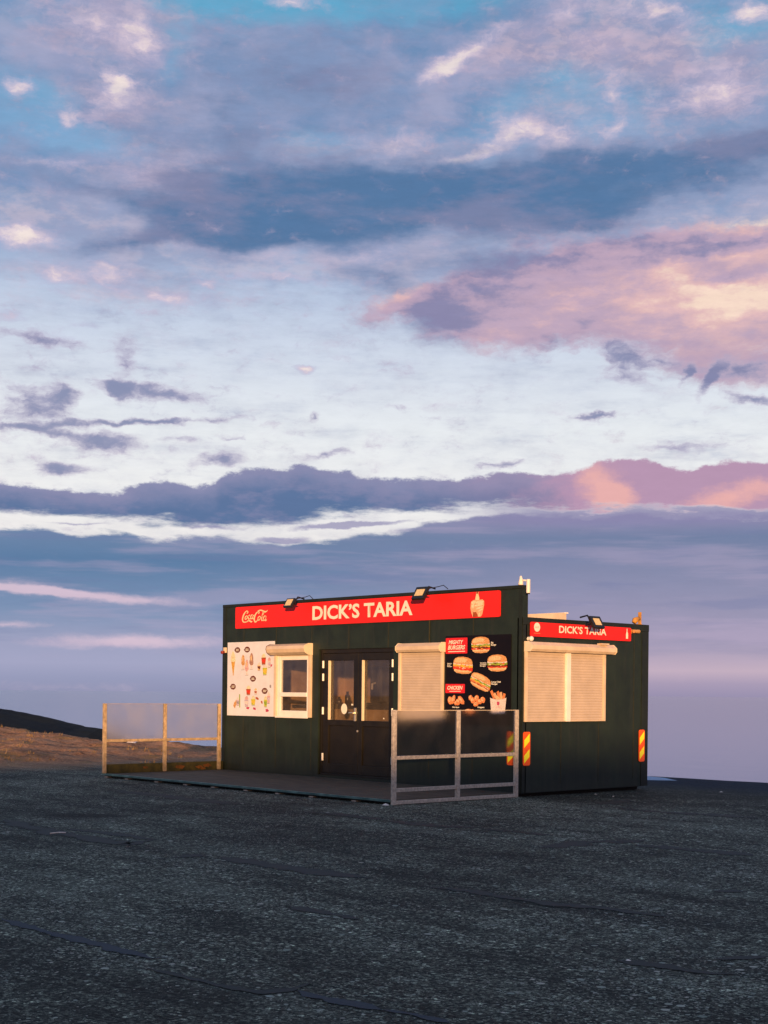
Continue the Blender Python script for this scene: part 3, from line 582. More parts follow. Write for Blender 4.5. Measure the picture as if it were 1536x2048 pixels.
    base = mix(mth('MULTIPLY', mth('MULTIPLY', vdk.outputs[0], vx.outputs[0]), 0.65), base, (0.018, 0.018, 0.014))  # kiosk's shade on the ground behind it, painted as dark brown
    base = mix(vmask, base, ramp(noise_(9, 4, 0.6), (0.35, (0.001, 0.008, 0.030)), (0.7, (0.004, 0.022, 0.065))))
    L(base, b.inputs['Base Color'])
    rg = ramp(speck, (0.3, (0.95,)), (0.75, (0.62,)))
    L(rg, b.inputs['Roughness']); b.inputs['Specular IOR Level'].default_value = 0.25
    h = mth('ADD', mth('MULTIPLY', speck, 0.9), mth('MULTIPLY', clod, 2.6))
    h = mth('ADD', h, mth('MULTIPLY', chip, 0.3))
    bp = node(nt, 'ShaderNodeBump', Strength=1.0, Distance=0.045); L(h, bp.inputs['Height']); L(bp.outputs[0], b.inputs['Normal'])
    return m
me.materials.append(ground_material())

M['crack'] = mat('crack_filler', (0.008, 0.010, 0.010), 0.8, nscale=30, namt=0.6, bump=0.5)
M['tar'] = mat('blue_black_tar_seam', (0.012, 0.020, 0.036), 0.8, nscale=40, namt=0.4, bump=0.4)
CRACKS =  [(0.17, [(-1.17, -7.73), (-0.6, -7.84), (-0.16, -7.86), (0.68, -8.02), (1.53, -8.02), (1.97, -7.94), (1.79, -7.5)]), (0.103, [(0.23, -7.71), (0.87, -7.62), (1.52, -7.54), (1.88, -7.56)]), (0.092, [(3.23, -8.52), (3.23, -8.2), (3.15, -7.92)]), (0.167, [(3.41, -7.91), (3.9, -7.91), (4.44, -7.91), (4.93, -7.9), (5.43, -7.78)]), (0.189, [(-4.71, -4.15), (-4.16, -4.1), (-2.86, -4.16), (-1.54, -4.24), (-1.18, -4.1)]), (0.141, [(0.13, -4.29), (0.63, -4.1), (1.59, -4.18)]), (0.062, [(6.14, -9.26), (6.49, -9.25), (6.93, -9.25)]), (0.135, [(5.38, -11.08), (5.93, -11.11), (6.41, -11.08), (6.89, -11.09), (7.19, -11.09), (7.28, -10.96)]), (0.041, [(7.4, -11.24), (7.76, -11.22), (8.07, -11.2), (8.31, -11.14), (8.35, -11.0), (8.29, -10.78)]), (0.108, [(8.39, -11.0), (8.61, -11.01), (9.0, -10.94)]), (0.147, [(1.65, -4.16), (2.54, -4.2), (2.92, -3.94)]), (0.09, [(2.98, -4.0), (3.48, -3.96), (4.02, -3.92)]), (0.156, [(4.77, -5.01), (4.72, -4.51), (4.68, -4.09), (4.88, -3.82), (4.89, -3.4)]), (0.162, [(5.11, -3.99), (5.55, -3.91), (6.08, -3.83), (6.49, -3.82)]), (0.079, [(5.95, -7.84), (6.43, -7.68), (6.65, -7.73), (7.08, -7.7), (7.33, -7.71), (7.56, -7.59), (7.88, -7.55), (8.21, -7.53)]), (0.156, [(1.98, -0.38), (2.82, -0.44), (3.44, -0.22), (4.25, -0.14)]), (0.185, [(1.55, -0.11), (1.34, 0.84)]), (0.058, [(8.9, -9.06), (9.18, -9.01), (9.49, -8.98), (9.61, -8.88)]), (0.062, [(9.27, -8.61), (9.41, -8.27)]), (0.098, [(9.0, -10.94), (9.16, -10.9), (9.4, -10.89)]), (0.067, [(7.6, -6.21), (7.78, -6.03)])]
def strip(pts, w, name, m, seed, lift=0.004):
    pts = [Vector((x, y, 0)) for x, y in pts]
    fine = []
    for a, b_ in zip(pts, pts[1:]):
        n = max(2, int((b_ - a).length / 0.02))
        fine += [a + (b_ - a) * (i / n) for i in range(n)]
    fine.append(pts[-1]); mb = MB(); N = len(fine); rows = []
    for i, p in enumerate(fine):
        d = (fine[min(i + 1, N - 1)] - fine[max(i - 1, 0)]).normalized(); nrm = Vector((-d.y, d.x, 0))
        t = i / (N - 1); s = seed * 7.3; dist = i * 0.02
        wob = nrm * 0.16 * w * (mn.noise(Vector((dist * 1.5, s, 0))) + 0.8 * mn.noise(Vector((dist * 8, s, 2))))
        ww = w * 0.5 * min(1, 6 * t, 6 * (1 - t)) * max(0.10, 0.95 + 0.7 * mn.noise(Vector((dist * 2.5, s, 5))) + 0.6 * mn.noise(Vector((dist * 11, s, 8))) + 0.4 * mn.noise(Vector((dist * 27, s, 3))))
        q = p + wob + nrm * ww * 0.5; r = p + wob - nrm * ww * 0.5
        rows.append(((q.x, q.y, ground_z(q.x, q.y) + lift), (r.x, r.y, ground_z(r.x, r.y) + lift)))
    for (a, b_), (c, d) in zip(rows, rows[1:]): mb.face((a, b_, d, c))
    return mb.build(name, m, ground)
for i, (w, pts) in enumerate(CRACKS):
    strip(pts, w * (1.5 if i in (7, 9, 19) else 3.4), 'asphalt_crack', M['tar'] if i in (7, 9, 19) else M['crack'], i)
puddle_m = mat('still_water', (0.10, 0.30, 0.55), 0.45, spec=0.3, nscale=2, namt=0.5)
mb = MB(); mb.face([(-4.2, 5.95, GZ + 0.006), (-3.2, 6.02, GZ + 0.006), (-2.4, 6.0, GZ + 0.006), (-1.75, 5.85, GZ + 0.006), (-1.05, 5.32, GZ + 0.006), (-1.5, 4.95, GZ + 0.006), (-2.6, 4.7, GZ + 0.006), (-4.2, 4.9, GZ + 0.006)])
pud = mb.build('puddle', puddle_m, None, fix=False); tag(pud, 'pale blue puddle on the verge behind the kiosk', kind='structure')
if pud.data.polygons[0].normal.z < 0: pud.data.flip_normals()

# dry grass tufts on the gravel field
rnd = random.Random(21); mb = MB()
for _ in range(520):
    x = rnd.uniform(-31, -10.5); y = rnd.uniform(-6, edge_y(x) - 0.02)
    if mn.noise(Vector((x * 0.35, y * 0.8, 12.0))) < 0.02 + 0.18 * (x > -13): continue
    z = ground_z(x, y)
    for _b in range(rnd.randint(5, 10)):
        a = rnd.uniform(0, 6.28); h = rnd.uniform(0.03, 0.10); bx_, by_ = x + rnd.uniform(-0.07, 0.07), y + rnd.uniform(-0.07, 0.07); w_ = rnd.uniform(0.006, 0.014)
        lx, ly = math.cos(a) * h * 0.6, math.sin(a) * h * 0.6; px_, py_ = -math.sin(a) * w_, math.cos(a) * w_
        mb.face([(bx_ - px_, by_ - py_, z - 0.01), (bx_ + px_, by_ + py_, z - 0.01), (bx_ + lx, by_ + ly, z + h)])
gm = mat('dry_grass', (0.42, 0.27, 0.10), 0.8, nscale=3, color2=(0.20, 0.12, 0.05))
tag(mb.build('dry_grass', gm, None, fix=False), 'sparse straw-coloured grass on the gravel field at left', 'grass', kind='stuff')

# far headland, its shade painted in as a blue-black base colour
hm = mat('shade_painted_heath', (0.006, 0.012, 0.022), 0.95, nscale=0.25, color2=(0.016, 0.017, 0.016), bump=0.6, bscale=1.5, spec=0.1)
RID = [(-135, 18, 3.6), (-115.3, 35.6, 1.06), (-106, 45.9, -0.29), (-104.75, 47.2, -0.59), (-102.9, 49.3, -1.17), (-101, 51.3, -1.88), (-99.8, 52.7, -2.05), (-98.6, 53.9, -2.9), (-96.5, 56.5, -4.6), (-92, 61, -9), (-84, 69, -22)]
mb = MB(); rows = []
vd = Vector((math.sin(VIEW_AZ), math.cos(VIEW_AZ), 0))
fr = []
for (x0, y0, z0), (x1, y1, z1) in zip(RID, RID[1:]):
    n = max(2, int(math.hypot(x1 - x0, y1 - y0) / 0.35))
    fr += [(x0 + (x1 - x0) * i / n, y0 + (y1 - y0) * i / n, z0 + (z1 - z0) * i / n) for i in range(n)]
for (x, y, z) in fr:
    row = []
    for k in range(-26, 20):
        d = k * 1.3
        drop = 0.0052 * d * d if d < 0 else 0.02 * d * d
        nz = 0.28 * mn.noise(Vector((x * 0.35, (y + d) * 0.35, 0))) + 0.12 * mn.noise(Vector((x * 1.6, (y + d) * 1.6, 3)))
        px, py = x + vd.x * d, y + vd.y * d
        row.append((px, py, z + nz * 0.55 - drop - (0.5 * abs(d) ** 0.6 * 0.25 if d < 0 else 0)))
    rows.append(row)
for a, b_ in zip(rows, rows[1:]):
    for i in range(len(a) - 1): mb.face((a[i], a[i + 1], b_[i + 1], b_[i]))
hill = mb.build('hill', hm, None, smooth=True); tag(hill, 'headland coloured dark as in shade, sloping down to the sea', kind='structure')

# sea
def sea_material():
    m = bpy.data.materials.new('sea_water'); m.use_nodes = True; nt = m.node_tree; L = nt.links.new
    b = nt.nodes['Principled BSDF']; b.inputs['Roughness'].default_value = 0.12; b.inputs['IOR'].default_value = 1.33
    geo = nt.nodes.new('ShaderNodeNewGeometry'); mp = nt.nodes.new('ShaderNodeMapping'); mp.inputs['Rotation'].default_value = (0, 0, -VIEW_AZ)
    mp.inputs['Scale'].default_value = (0.35, 1, 1); L(geo.outputs['Position'], mp.inputs['Vector'])
    n = node(nt, 'ShaderNodeTexNoise', Scale=0.05, Detail=7.0, Roughness=0.62); L(mp.outputs[0], n.inputs['Vector'])
    n3 = node(nt, 'ShaderNodeTexNoise', Scale=0.028, Detail=9.0, Roughness=0.62); L(mp.outputs[0], n3.inputs['Vector'])
    cr = nt.nodes.new('ShaderNodeValToRGB'); e = cr.color_ramp.elements
    e[0].position = 0.675; e[0].color = (0.22, 0.25, 0.36, 1); e[1].position = 0.73; e[1].color = (0.75, 0.75, 0.78, 1)
    L(n3.outputs['Fac'], cr.inputs['Fac']); L(cr.outputs[0], b.inputs['Base Color'])
    bp = node(nt, 'ShaderNodeBump', Strength=0.06, Distance=3.0); L(n.outputs['Fac'], bp.inputs['Height']); L(bp.outputs[0], b.inputs['Normal'])
    return m
mb = MB(); S = 42000; SZ = -26.0
mb.face([(-S, -400, SZ), (S, -400, SZ), (S, S, SZ), (-S, S, SZ)])
sea = mb.build('sea', sea_material(), None, fix=False); tag(sea, 'calm pale lilac sea reaching to a hazy horizon', kind='structure')

# ------------------------------------------------------------------ flat prints and lettering
class Print:
    """flat print on a board: u to the right, w upward, layers stand proud of the board by 1.2 mm each"""
    def __init__(self, facade, off):
        self.fac, self.off = facade, off
    def P(self, u, w, layer):
        d = self.off + 0.0012 * layer
        return (u, -d, w) if self.fac == 'front' else (d, u, w)
    def poly(self, mb, pts, layer, mi=0):
        mb.face([self.P(u, w, layer) for u, w in pts], mi)
    def ell(self, mb, u, w, ru, rw, layer, mi=0, a0=0, a1=360, rot=0, n=18, jit=0.0):
        pts = []
        full = (a1 - a0) >= 360
        for i in range(n if full else n + 1):
            t = R(a0 + (a1 - a0) * i / n); k = 1 + jit * random.uniform(-1, 1)
            x, y = ru * math.cos(t) * k, rw * math.sin(t) * k
            c, s = math.cos(R(rot)), math.sin(R(rot)); pts.append((u + x * c - y * s, w + x * s + y * c))
        self.poly(mb, pts, layer, mi)
    def rrect(self, mb, u0, u1, w0, w1, r, layer, mi=0):
        pts = []
        for cu, cw, a in ((u1 - r, w1 - r, 0), (u0 + r, w1 - r, 90), (u0 + r, w0 + r, 180), (u1 - r, w0 + r, 270)):
            for k in range(5): pts.append((cu + r * math.cos(R(a + k * 22.5)), cw + r * math.sin(R(a + k * 22.5))))
        self.poly(mb, pts, layer, mi)
    def ribbon(self, mb, pts, wid, layer, mi=0, sub=7):
        """brush stroke along a smooth curve, widths given per point"""
        P4 = [pts[0]] + list(pts) + [pts[-1]]; W4 = [wid[0]] + list(wid) + [wid[-1]] if isinstance(wid, (list, tuple)) else [wid] * (len(pts) + 2)
        c = []
        for i in range(1, len(P4) - 2):
            for k in range(sub):
                t = k / sub; o = []
                for a in (0, 1):
                    p0, p1, p2, p3 = P4[i - 1][a], P4[i][a], P4[i + 1][a], P4[i + 2][a]
                    o.append(0.5 * (2 * p1 + (p2 - p0) * t + (2 * p0 - 5 * p1 + 4 * p2 - p3) * t * t + (3 * p1 - p0 - 3 * p2 + p3) * t ** 3))
                c.append((o[0], o[1], W4[i] + (W4[i + 1] - W4[i]) * t))
        c.append((*P4[-2], W4[-2]))
        prev = None
        for i, (x, y, w) in enumerate(c):
            a = c[max(0, i - 1)]; b_ = c[min(len(c) - 1, i + 1)]
            dx, dy = b_[0] - a[0], b_[1] - a[1]; l = math.hypot(dx, dy) or 1
            n_ = (-dy / l * w / 2, dx / l * w / 2); cur = ((x + n_[0], y + n_[1]), (x - n_[0], y - n_[1]))
            if prev: self.poly(mb, [prev[0], prev[1], cur[1], cur[0]], layer + 0.1 * (i % 2), mi)
            prev = cur

FONT = bpy.data.curves.new('font_probe', 'FONT').font
def text(body, facade, u0, u1, w0, w1, m, parent, off, name='lettering', bold=0.0, shear=0.0, spacing=1.0):
    """letters of the built-in font, fitted into the box u0..u1, w0..w1"""
    cu = bpy.data.curves.new(name, 'FONT'); cu.body = body; cu.size = 1.0; cu.offset = bold; cu.shear = shear
    cu.space_character = spacing; cu.resolution_u = 3; cu.extrude = 0.0
    cu.align_x = 'LEFT'
    tmp = bpy.data.objects.new('tmp', cu); col.objects.link(tmp)
    bpy.context.view_layer.update()
    me = bpy.data.meshes.new_from_object(tmp.evaluated_get(bpy.context.evaluated_depsgraph_get()))
    bpy.data.objects.remove(tmp)
    xs = [v.co.x for v in me.vertices]; ys = [v.co.y for v in me.vertices]
    if not xs: return None
    a, b_, c, d = min(xs), max(xs), min(ys), max(ys)
    for v in me.vertices:
        u = u0 + (v.co.x - a) / (b_ - a) * (u1 - u0); w = w0 + (v.co.y - c) / (d - c) * (w1 - w0)
        v.co = (u, -off, w) if facade == 'front' else (off, u, w)
    me.name = name; me.materials.clear(); me.materials.append(m)
    if len(me.polygons) and ((facade == 'front' and me.polygons[0].normal.y > 0) or (facade != 'front' and me.polygons[0].normal.x < 0)):
        me.flip_normals()
    o = bpy.data.objects.new(name, me); col.objects.link(o); o.parent = parent
    return o

def script_logo(pr, mb, u0, u1, w0, w1, layer, mi, k=1.0):
    """flowing two-word script, drawn as brush strokes in a 320 x 170 box"""
    def C(pts):
        out = []
        for px, py in pts:
            t = (px - 345) / 320.0
            out.append((u0 + t * (u1 - u0), w0 + (592 - (py - (665 - px) * 0.055)) / 165.0 * (w1 - w0)))
        return out
    sc = (u1 - u0) / 320.0 * k
    S = lambda pts, w: pr.ribbon(mb, C(pts), [x * sc for x in w], layer, mi)
    # first capital with curled top and long foot
    S([(404, 474), (418, 456), (410, 440), (388, 450), (364, 492), (350, 545), (356, 582), (380, 592), (408, 584), (428, 572)], [7, 9, 8, 10, 15, 17, 13, 8, 7, 4])
    S([(398, 586), (420, 572), (442, 574), (462, 586), (476, 578)], [3, 6, 13, 12, 3])
    # o c a
    S([(400, 505), (386, 520), (382, 545), (392, 553), (406, 538), (412, 515), (402, 504), (394, 508)], [7, 10, 10, 7, 8, 9, 6, 4])
    S([(412, 516), (424, 518), (438, 500)], [4, 5, 4])
    S([(446, 498), (436, 496), (424, 520), (424, 545), (436, 550), (452, 534)], [6, 7, 11, 11, 7, 4])
    S([(478, 494), (466, 492), (454, 512), (452, 540), (460, 547), (472, 530), (482, 496)], [5, 7, 11, 10, 7, 6, 5])
    S([(484, 492), (478, 528), (480, 545), (490, 540), (500, 520)], [6, 11, 9, 5, 4])
    # hyphen
    S([(482, 508), (498, 498), (508, 502)], [4, 8, 4])
    # second capital and the swash that runs over the top
    S([(548, 478), (560, 462), (552, 448), (532, 460), (508, 500), (498, 548), (506, 584), (524, 584), (538, 562), (546, 540)], [7, 9, 8, 10, 15, 17, 13, 8, 6, 4])
    S([(532, 452), (556, 434), (584, 430), (612, 444), (636, 452), (656, 440), (664, 428)], [4, 8, 9, 12, 11, 6, 3])
    # o l a
    S([(562, 512), (548, 528), (544, 556), (554, 566), (568, 552), (576, 524), (564, 511), (556, 516)], [7, 10, 10, 7, 8, 9, 6, 4])
    S([(576, 528), (590, 520), (612, 480), (618, 458), (608, 456), (598, 500), (590, 550), (594, 570), (606, 562), (614, 548)], [4, 5, 6, 6, 7, 11, 12, 9, 5, 4])
    S([(640, 512), (628, 508), (614, 530), (612, 560), (620, 570), (634, 552), (644, 514)], [5, 7, 11, 10, 7, 6, 5])
    S([(646, 508), (638, 550), (638, 570), (648, 566), (654, 552)], [6, 12, 10, 5, 3])

# ------------------------------------------------------------------ the kiosk building
kiosk = empty('food_kiosk', (-3.75, 1.5, GZ), 'dark green flat-roofed container kiosk with cream shutters and a dark double door', 'kiosk')
KO = Vector((3.75, -1.5, -GZ))
def kb(mb, name, mats, parent=None, **k):
    """children keep site coordinates: the kiosk empty's own offset is taken out once"""
    o = mb.build(name, mats, parent or kiosk, **k)
    if parent is None: o.location = KO
    return o

def holed(mb, u0, u1, w0, w1, holes, t0, t1, front=True, mi=0, mi_in=1):
    us = sorted({u0, u1, *[h[0] for h in holes], *[h[1] for h in holes]}); ws = sorted({w0, w1, *[h[2] for h in holes], *[h[3] for h in holes]})
    def solid(i, j):
        if i < 0 or j < 0 or i >= len(us) - 1 or j >= len(ws) - 1: return False
        cu, cw = (us[i] + us[i + 1]) / 2, (ws[j] + ws[j + 1]) / 2
        return not any(h[0] < cu < h[1] and h[2] < cw < h[3] for h in holes)
    P = (lambda u, t, w: (u, t, w)) if front else (lambda u, t, w: (-t, u, w))
    for i in range(len(us) - 1):
        for j in range(len(ws) - 1):
            if not solid(i, j): continue
            a, b_, c, d = us[i], us[i + 1], ws[j], ws[j + 1]
            mb.face([P(a, t0, c), P(b_, t0, c), P(b_, t0, d), P(a, t0, d)], mi)
            mb.face([P(a, t1, c), P(a, t1, d), P(b_, t1, d), P(b_, t1, c)], mi_in)
            for di, dj, q in ((-1, 0, [(a, c), (a, d)]), (1, 0, [(b_, d), (b_, c)]), (0, -1, [(b_, c), (a, c)]), (0, 1, [(a, d), (b_, d)])):
                if not solid(i + di, j + dj):
                    (p, q1), (r, s) = q
                    mb.face([P(p, t0, q1), P(p, t1, q1), P(r, t1, s), P(r, t0, s)], mi)

W, D, ZB, ZR, ZP = 7.5, 3.03, 0.03, 2.62, 3.10
# walls
mb = MB()
holed(mb, -W, 0, ZB, ZP, [(-4.70, -2.80, 0.075, 2.23), (-5.90, -4.87, 1.05, 2.14)], 0.0, 0.10)
for x in (-6.852, -5.889, -4.892, -3.913, -2.931, -1.963, -1.008):      # panel joints
    lo = {-3.913: 2.23, -2.931: 2.23}.get(x, ZB + 0.12)
    mb.box(x - 0.006, x + 0.006, -0.0025, 0.0, lo, 3.0, 2)
mb.box(-W - 0.004, -W + 0.09, -0.008, 0.0, ZB, ZP - 0.045, 3)
mb.box(-0.07, 0.0, -0.008, 0.0, ZB, ZP - 0.045, 3)
kb(mb, 'front_wall', [M['wall'], M['inside'], M['seam'], M['wall_trim']], fix=False)
mb = MB()
holed(mb, 0.0, D, ZB, ZR, [], 0.0, 0.10, front=False)
for y in (0.887, 1.784, 2.663): mb.box(0.0, 0.0025, y - 0.005, y + 0.005, ZB + 0.12, 2.5, 2)
mb.box(0.0, 0.009, 0.0, 0.07, ZB, ZR - 0.1, 3); mb.box(0.0, 0.009, D - 0.17, D, ZB, ZR - 0.1, 3)
kb(mb, 'side_wall', [M['wall'], M['inside'], M['seam'], M['wall_trim']], fix=False)
mb = MB()
mb.box(-W, 0, D - 0.10, D - 0.001, ZB, ZR, 0); mb.box(-W + 0.1, -0.1, D - 0.104, D - 0.1, ZB, ZR, 1)
kb(mb, 'back_wall', [M['wall'], M['inside']])
mb = MB(); mb.box(-W + 0.001, -W + 0.1, 0.10, D - 0.10, ZB, ZR, 0); mb.box(-W + 0.1, -W + 0.104, 0.104, D - 0.104, ZB, ZR - 0.02, 1)
kb(mb, 'side_wall', [M['wall'], M['inside']])
mb = MB(); mb.box(-W + 0.1, -0.1, 0.1, D - 0.1, ZB - 0.02, ZB + 0.02)
kb(mb, 'floor', M['inside_dark'])
mb = MB(); mb.box(-W - 0.003, 0.004, 0.102, D + 0.005, ZR - 0.1, ZR + 0.012)
mb.box(0.004, 0.012, 0.0, D + 0.006, ZR - 0.098, ZR + 0.014)
kb(mb, 'roof', M['wall_trim'], bevel=0.004)
mb = MB(); mb.box(-W - 0.006, 0.006, -0.014, 0.112, ZP - 0.045, ZP + 0.006)
mb.box(-0.10, 0.005, 0.10, 0.112, ZR, ZP - 0.045)
kb(mb, 'parapet_cap', M['wall_trim'], bevel=0.005)
mb = MB()                                                    # steel skids that keep the container off the asphalt
for x in (-7.3, -5.4, -3.7, -1.9, -0.25):
    mb = MB(); mb.box(x - 0.1, x + 0.1, 0.12, D - 0.06, GZ, ZB - 0.025); kb(mb, 'skid', M['skid'])

# roller shutters ---------------------------------------------------------------
def shutter(facade, u0, u1, w0, w1, bu0, bu1, bw0, bw1, depth, mull=None):
    root = None
    def P(u, d, w): return (u, -d, w) if facade == 'front' else (d, u, w)
    mb = MB()
    n = int(round((w1 - w0) / 0.042)); h = (w1 - w0) / n
    for i in range(n):                                        # curved slats, one small ridge each
        z = w0 + i * h
        prof = [(0.018, z), (0.0215, z + h * 0.15), (0.023, z + h * 0.5), (0.0215, z + h * 0.84), (0.018, z + h * 0.93), (0.017, z + h)]
        for (d0, z0), (d1, z1) in zip(prof, prof[1:]):
            mb.face([P(u0 + 0.04, d0, z0), P(u1 - 0.04, d0, z0), P(u1 - 0.04, d1, z1), P(u0 + 0.04, d1, z1)], 1 if z0 > z + h * 0.9 else 0)
    for a, b_, c, d in (((u0 + 0.04), (u1 - 0.04), w0 - 0.012, w0),):
        mb.face([P(a, 0.026, c), P(b_, 0.026, c), P(b_, 0.026, d), P(a, 0.026, d)])
    sh = kb(mb, 'roller_shutter', [M['shutter'], M['shutter_dark']], fix=False)
    def bx(mb, a, b_, d0, d1, c, d, mi=0):
        if facade == 'front': mb.box(a, b_, -d1, -d0, c, d, mi)
        else: mb.box(d0, d1, a, b_, c, d, mi)
    mb = MB()
    bx(mb, u0, u0 + 0.05, 0.0, 0.042, w0 - 0.016, bw0); bx(mb, u1 - 0.05, u1, 0.0, 0.042, w0 - 0.016, bw0)
    bx(mb, u0 + 0.05, u1 - 0.05, 0.0, 0.040, w0 - 0.016, w0 - 0.002)
    mb.build('guide_rail', M['cream'], sh, bevel=0.004)
    if mull:
        mb = MB(); bx(mb, mull[0], mull[1], 0.0, 0.060, w0 - 0.017, bw0 - 0.001)
        mb.build('centre_post', M['white_frame'], sh, bevel=0.004)
    mb = MB()
    k = depth; prof = [(0.0, bw1), (k * 0.62, bw1), (k, bw1 - 0.05), (k, bw0 + 0.035), (k - 0.03, bw0), (0.0, bw0)]
    pp = [(-p, q) for p, q in prof] if facade == 'front' else prof
    mb.prism(pp, bu0 + 0.008, bu1 - 0.008, 'x' if facade == 'front' else 'y')
    kp = [(0.0, bw1 + 0.006), (k * 0.63, bw1 + 0.006), (k + 0.006, bw1 - 0.048), (k + 0.006, bw0 + 0.033), (k - 0.028, bw0 - 0.005), (0.0, bw0 - 0.005)]
    kp = [(-p, q) for p, q in kp] if facade == 'front' else kp
    mb.prism(kp, bu0, bu0 + 0.0078, 'x' if facade == 'front' else 'y', 1); mb.prism(kp, bu1 - 0.0078, bu1, 'x' if facade == 'front' else 'y', 1)
    mb.build('shutter_box', [M['cream'], M['bead']], sh)
    return sh
s1 = shutter('front', -2.644, -1.626, 1.09, 2.15, -2.60, -1.60, 2.145, 2.286, 0.15)
s2 = shutter('side', 0.035, 1.905, 1.10, 2.13, 0.03, 2.02, 2.128, 2.27, 0.16, (0.948, 1.042))
s1['label'] = 'single cream roller shutter beside the double door'; s2['label'] = 'wide cream roller shutter with a white centre post'
mb = MB(); mb.box(0.06, 0.155, 1.66, 1.84, 2.2705, 2.292); kb(mb, 'box_cap', M['cream'])

# window with its raised shutter box ---------------------------------------------
mb = MB()
for a, b_, c, d in ((-5.90, -5.835, 1.05, 2.14), (-4.935, -4.87, 1.05, 2.14)): mb.box(a, b_, -0.042, 0.06, c, d)
mb.box(-5.835, -4.935, -0.020, 0.06, 2.125, 2.14)
win = kb(mb, 'window', M['cream'], bevel=0.004); win['label'] = 'open serving window framed in white'
mb = MB()
fx0, fx1 = -5.835, -4.935
mb.box(fx0, fx0 + 0.085, -0.012, 0.055, 1.05, 2.125); mb.box(fx1 - 0.07, fx1, -0.012, 0.055, 1.05, 2.125)
mb.box(fx0 + 0.085, fx1 - 0.07, -0.012, 0.055, 2.055, 2.125); mb.box(fx0 + 0.085, fx1 - 0.07, -0.012, 0.055, 1.05, 1.165)
mb.box(fx0 + 0.085, fx1 - 0.07, -0.022, 0.05, 1.41, 1.485)
mb.build('frame', M['white_frame'], win, bevel=0.006)
mb = MB(); mb.box(fx0 - 0.01, fx1 + 0.01, -0.055, -0.0425, 1.035, 1.062); mb.build('sill', M['white_frame'], win, bevel=0.004)
for c, d in ((1.165, 1.41), (1.485, 2.055)):
    mb = MB(); mb.box(fx0 + 0.085, fx1 - 0.07, 0.020, 0.026, c, d); mb.build('pane', M['glass'], win)
mb = MB(); k = 0.20; prof = [(0.0, 2.335), (-0.10, 2.335), (-0.18, 2.30), (-0.20, 2.245), (-0.175, 2.185), (-0.10, 2.142), (0.0, 2.142)]
mb.prism(prof, -5.93, -4.868, 'x', 0)
mb.prism([(p - 0.004 if p < 0 else p, q + (0.005 if q > 2.2 else -0.005)) for p, q in prof], -4.868, -4.86, 'x', 1)
mb.prism([(p - 0.004 if p < 0 else p, q + (0.005 if q > 2.2 else -0.005)) for p, q in prof], -5.938, -5.93, 'x', 2)
mb.build('shutter_box', [M['cream'], M['bead'], M['brown']], win)

# double door ----------------------------------------------------------------------
mb = MB()
DX0, DX1, DZ0, DZ1 = -4.70, -2.80, 0.075, 2.23
mb.box(DX0, DX0 + 0.06, 0.035, 0.12, DZ0, DZ1); mb.box(DX1 - 0.06, DX1, 0.035, 0.12, DZ0, DZ1)
mb.box(DX0 + 0.06, DX1 - 0.06, 0.035, 0.12, DZ1 - 0.07, DZ1); mb.box(DX0 + 0.06, DX1 - 0.06, 0.02, 0.12, DZ0, DZ0 + 0.035)
door_frame = kb(mb, 'door_frame', M['door'], bevel=0.004)
def leaf(x0, x1, g0, g1):
    mb = MB(); y0, y1 = 0.045, 0.095; zb, zt = DZ0 + 0.04, DZ1 - 0.075
    mb.box(x0, g0, y0, y1, zb, zt); mb.box(g1, x1, y0, y1, zb, zt)
    mb.box(g0, g1, y0, y1, 2.035, zt); mb.box(g0, g1, y0, y1, 0.93, 1.025); mb.box(g0, g1, y0, y1, zb, zb + 0.16)
    mb.box(g0, g1, y0 + 0.022, y1 - 0.01, zb + 0.16, 0.93)
    lf = kb(mb, 'door', M['door'], bevel=0.004)
    mb = MB(); mb.box(g0, g1, 0.088, 0.093, 1.025, 2.035); mb.build('pane', M['glass'], lf)
    mb = MB(); mb.box(g0, g0 + 0.010, 0.034, 0.087, 1.025, 2.035); mb.build('glazing_bead', M['bead'], lf)
    return lf
lf1 = leaf(-4.638, -3.712, -4.48, -3.83); lf2 = leaf(-3.708, -2.862, -3.61, -2.95)
def tubeobj(name, pts, r, m, parent, **k):
    mb = MB(); mb.tube(pts, r, **k); return mb.build(name, m, parent, smooth=False)
for z in (1.97, 1.75, 1.176, 0.386): tubeobj('hinge', [(-4.60, 0.022, z - 0.062), (-4.60, 0.022, z + 0.062)], 0.019, M['white_frame'], lf1, seg=12)
for z in (1.975, 1.752, 1.18, 0.386): tubeobj('hinge', [(-2.84, 0.022, z - 0.062), (-2.84, 0.022, z + 0.062)], 0.019, M['white_frame'], lf2, seg=12)
mb = MB(); mb.box(-3.80, -3.762, 0.030, 0.045, 1.015, 1.235); mb.box(-3.790, -3.772, 0.0, 0.03, 1.142, 1.162)
mb.tube([(-3.781, 0.0, 1.152), (-3.84, -0.006, 1.152), (-3.895, -0.004, 1.149)], 0.010, 8)
mb.build('door_handle', M['metal'], lf1)
mb = MB(); mb.tube([(-3.72, 0.045, 0.846), (-3.72, 0.034, 0.846)], [0.02, 0.016], 12); mb.build('lock', M['metal'], lf1)
pr = Print('front', 0.0)
mb = MB(); n_ = 28; mb.face([(-4.115 + 0.078 * math.cos(t * 2 * math.pi / n_), 0.085, 1.215 + 0.09 * math.sin(t * 2 * math.pi / n_)) for t in range(n_)])
mb.build('round_sticker', M['white'], lf1, fix=False)
mb = MB(); mb.face([(-3.93, 0.085, 1.275), (-3.885, 0.085, 1.275), (-3.885, 0.085, 1.302), (-3.93, 0.085, 1.302)]); mb.build('small_sticker', M['white'], lf1, fix=False)
mb = MB(); mb.tube([(-3.11, 0.084, 1.07), (-3.11, 0.078, 1.07)], 0.012, 10); mb.build('small_sticker', M['white'], lf2)

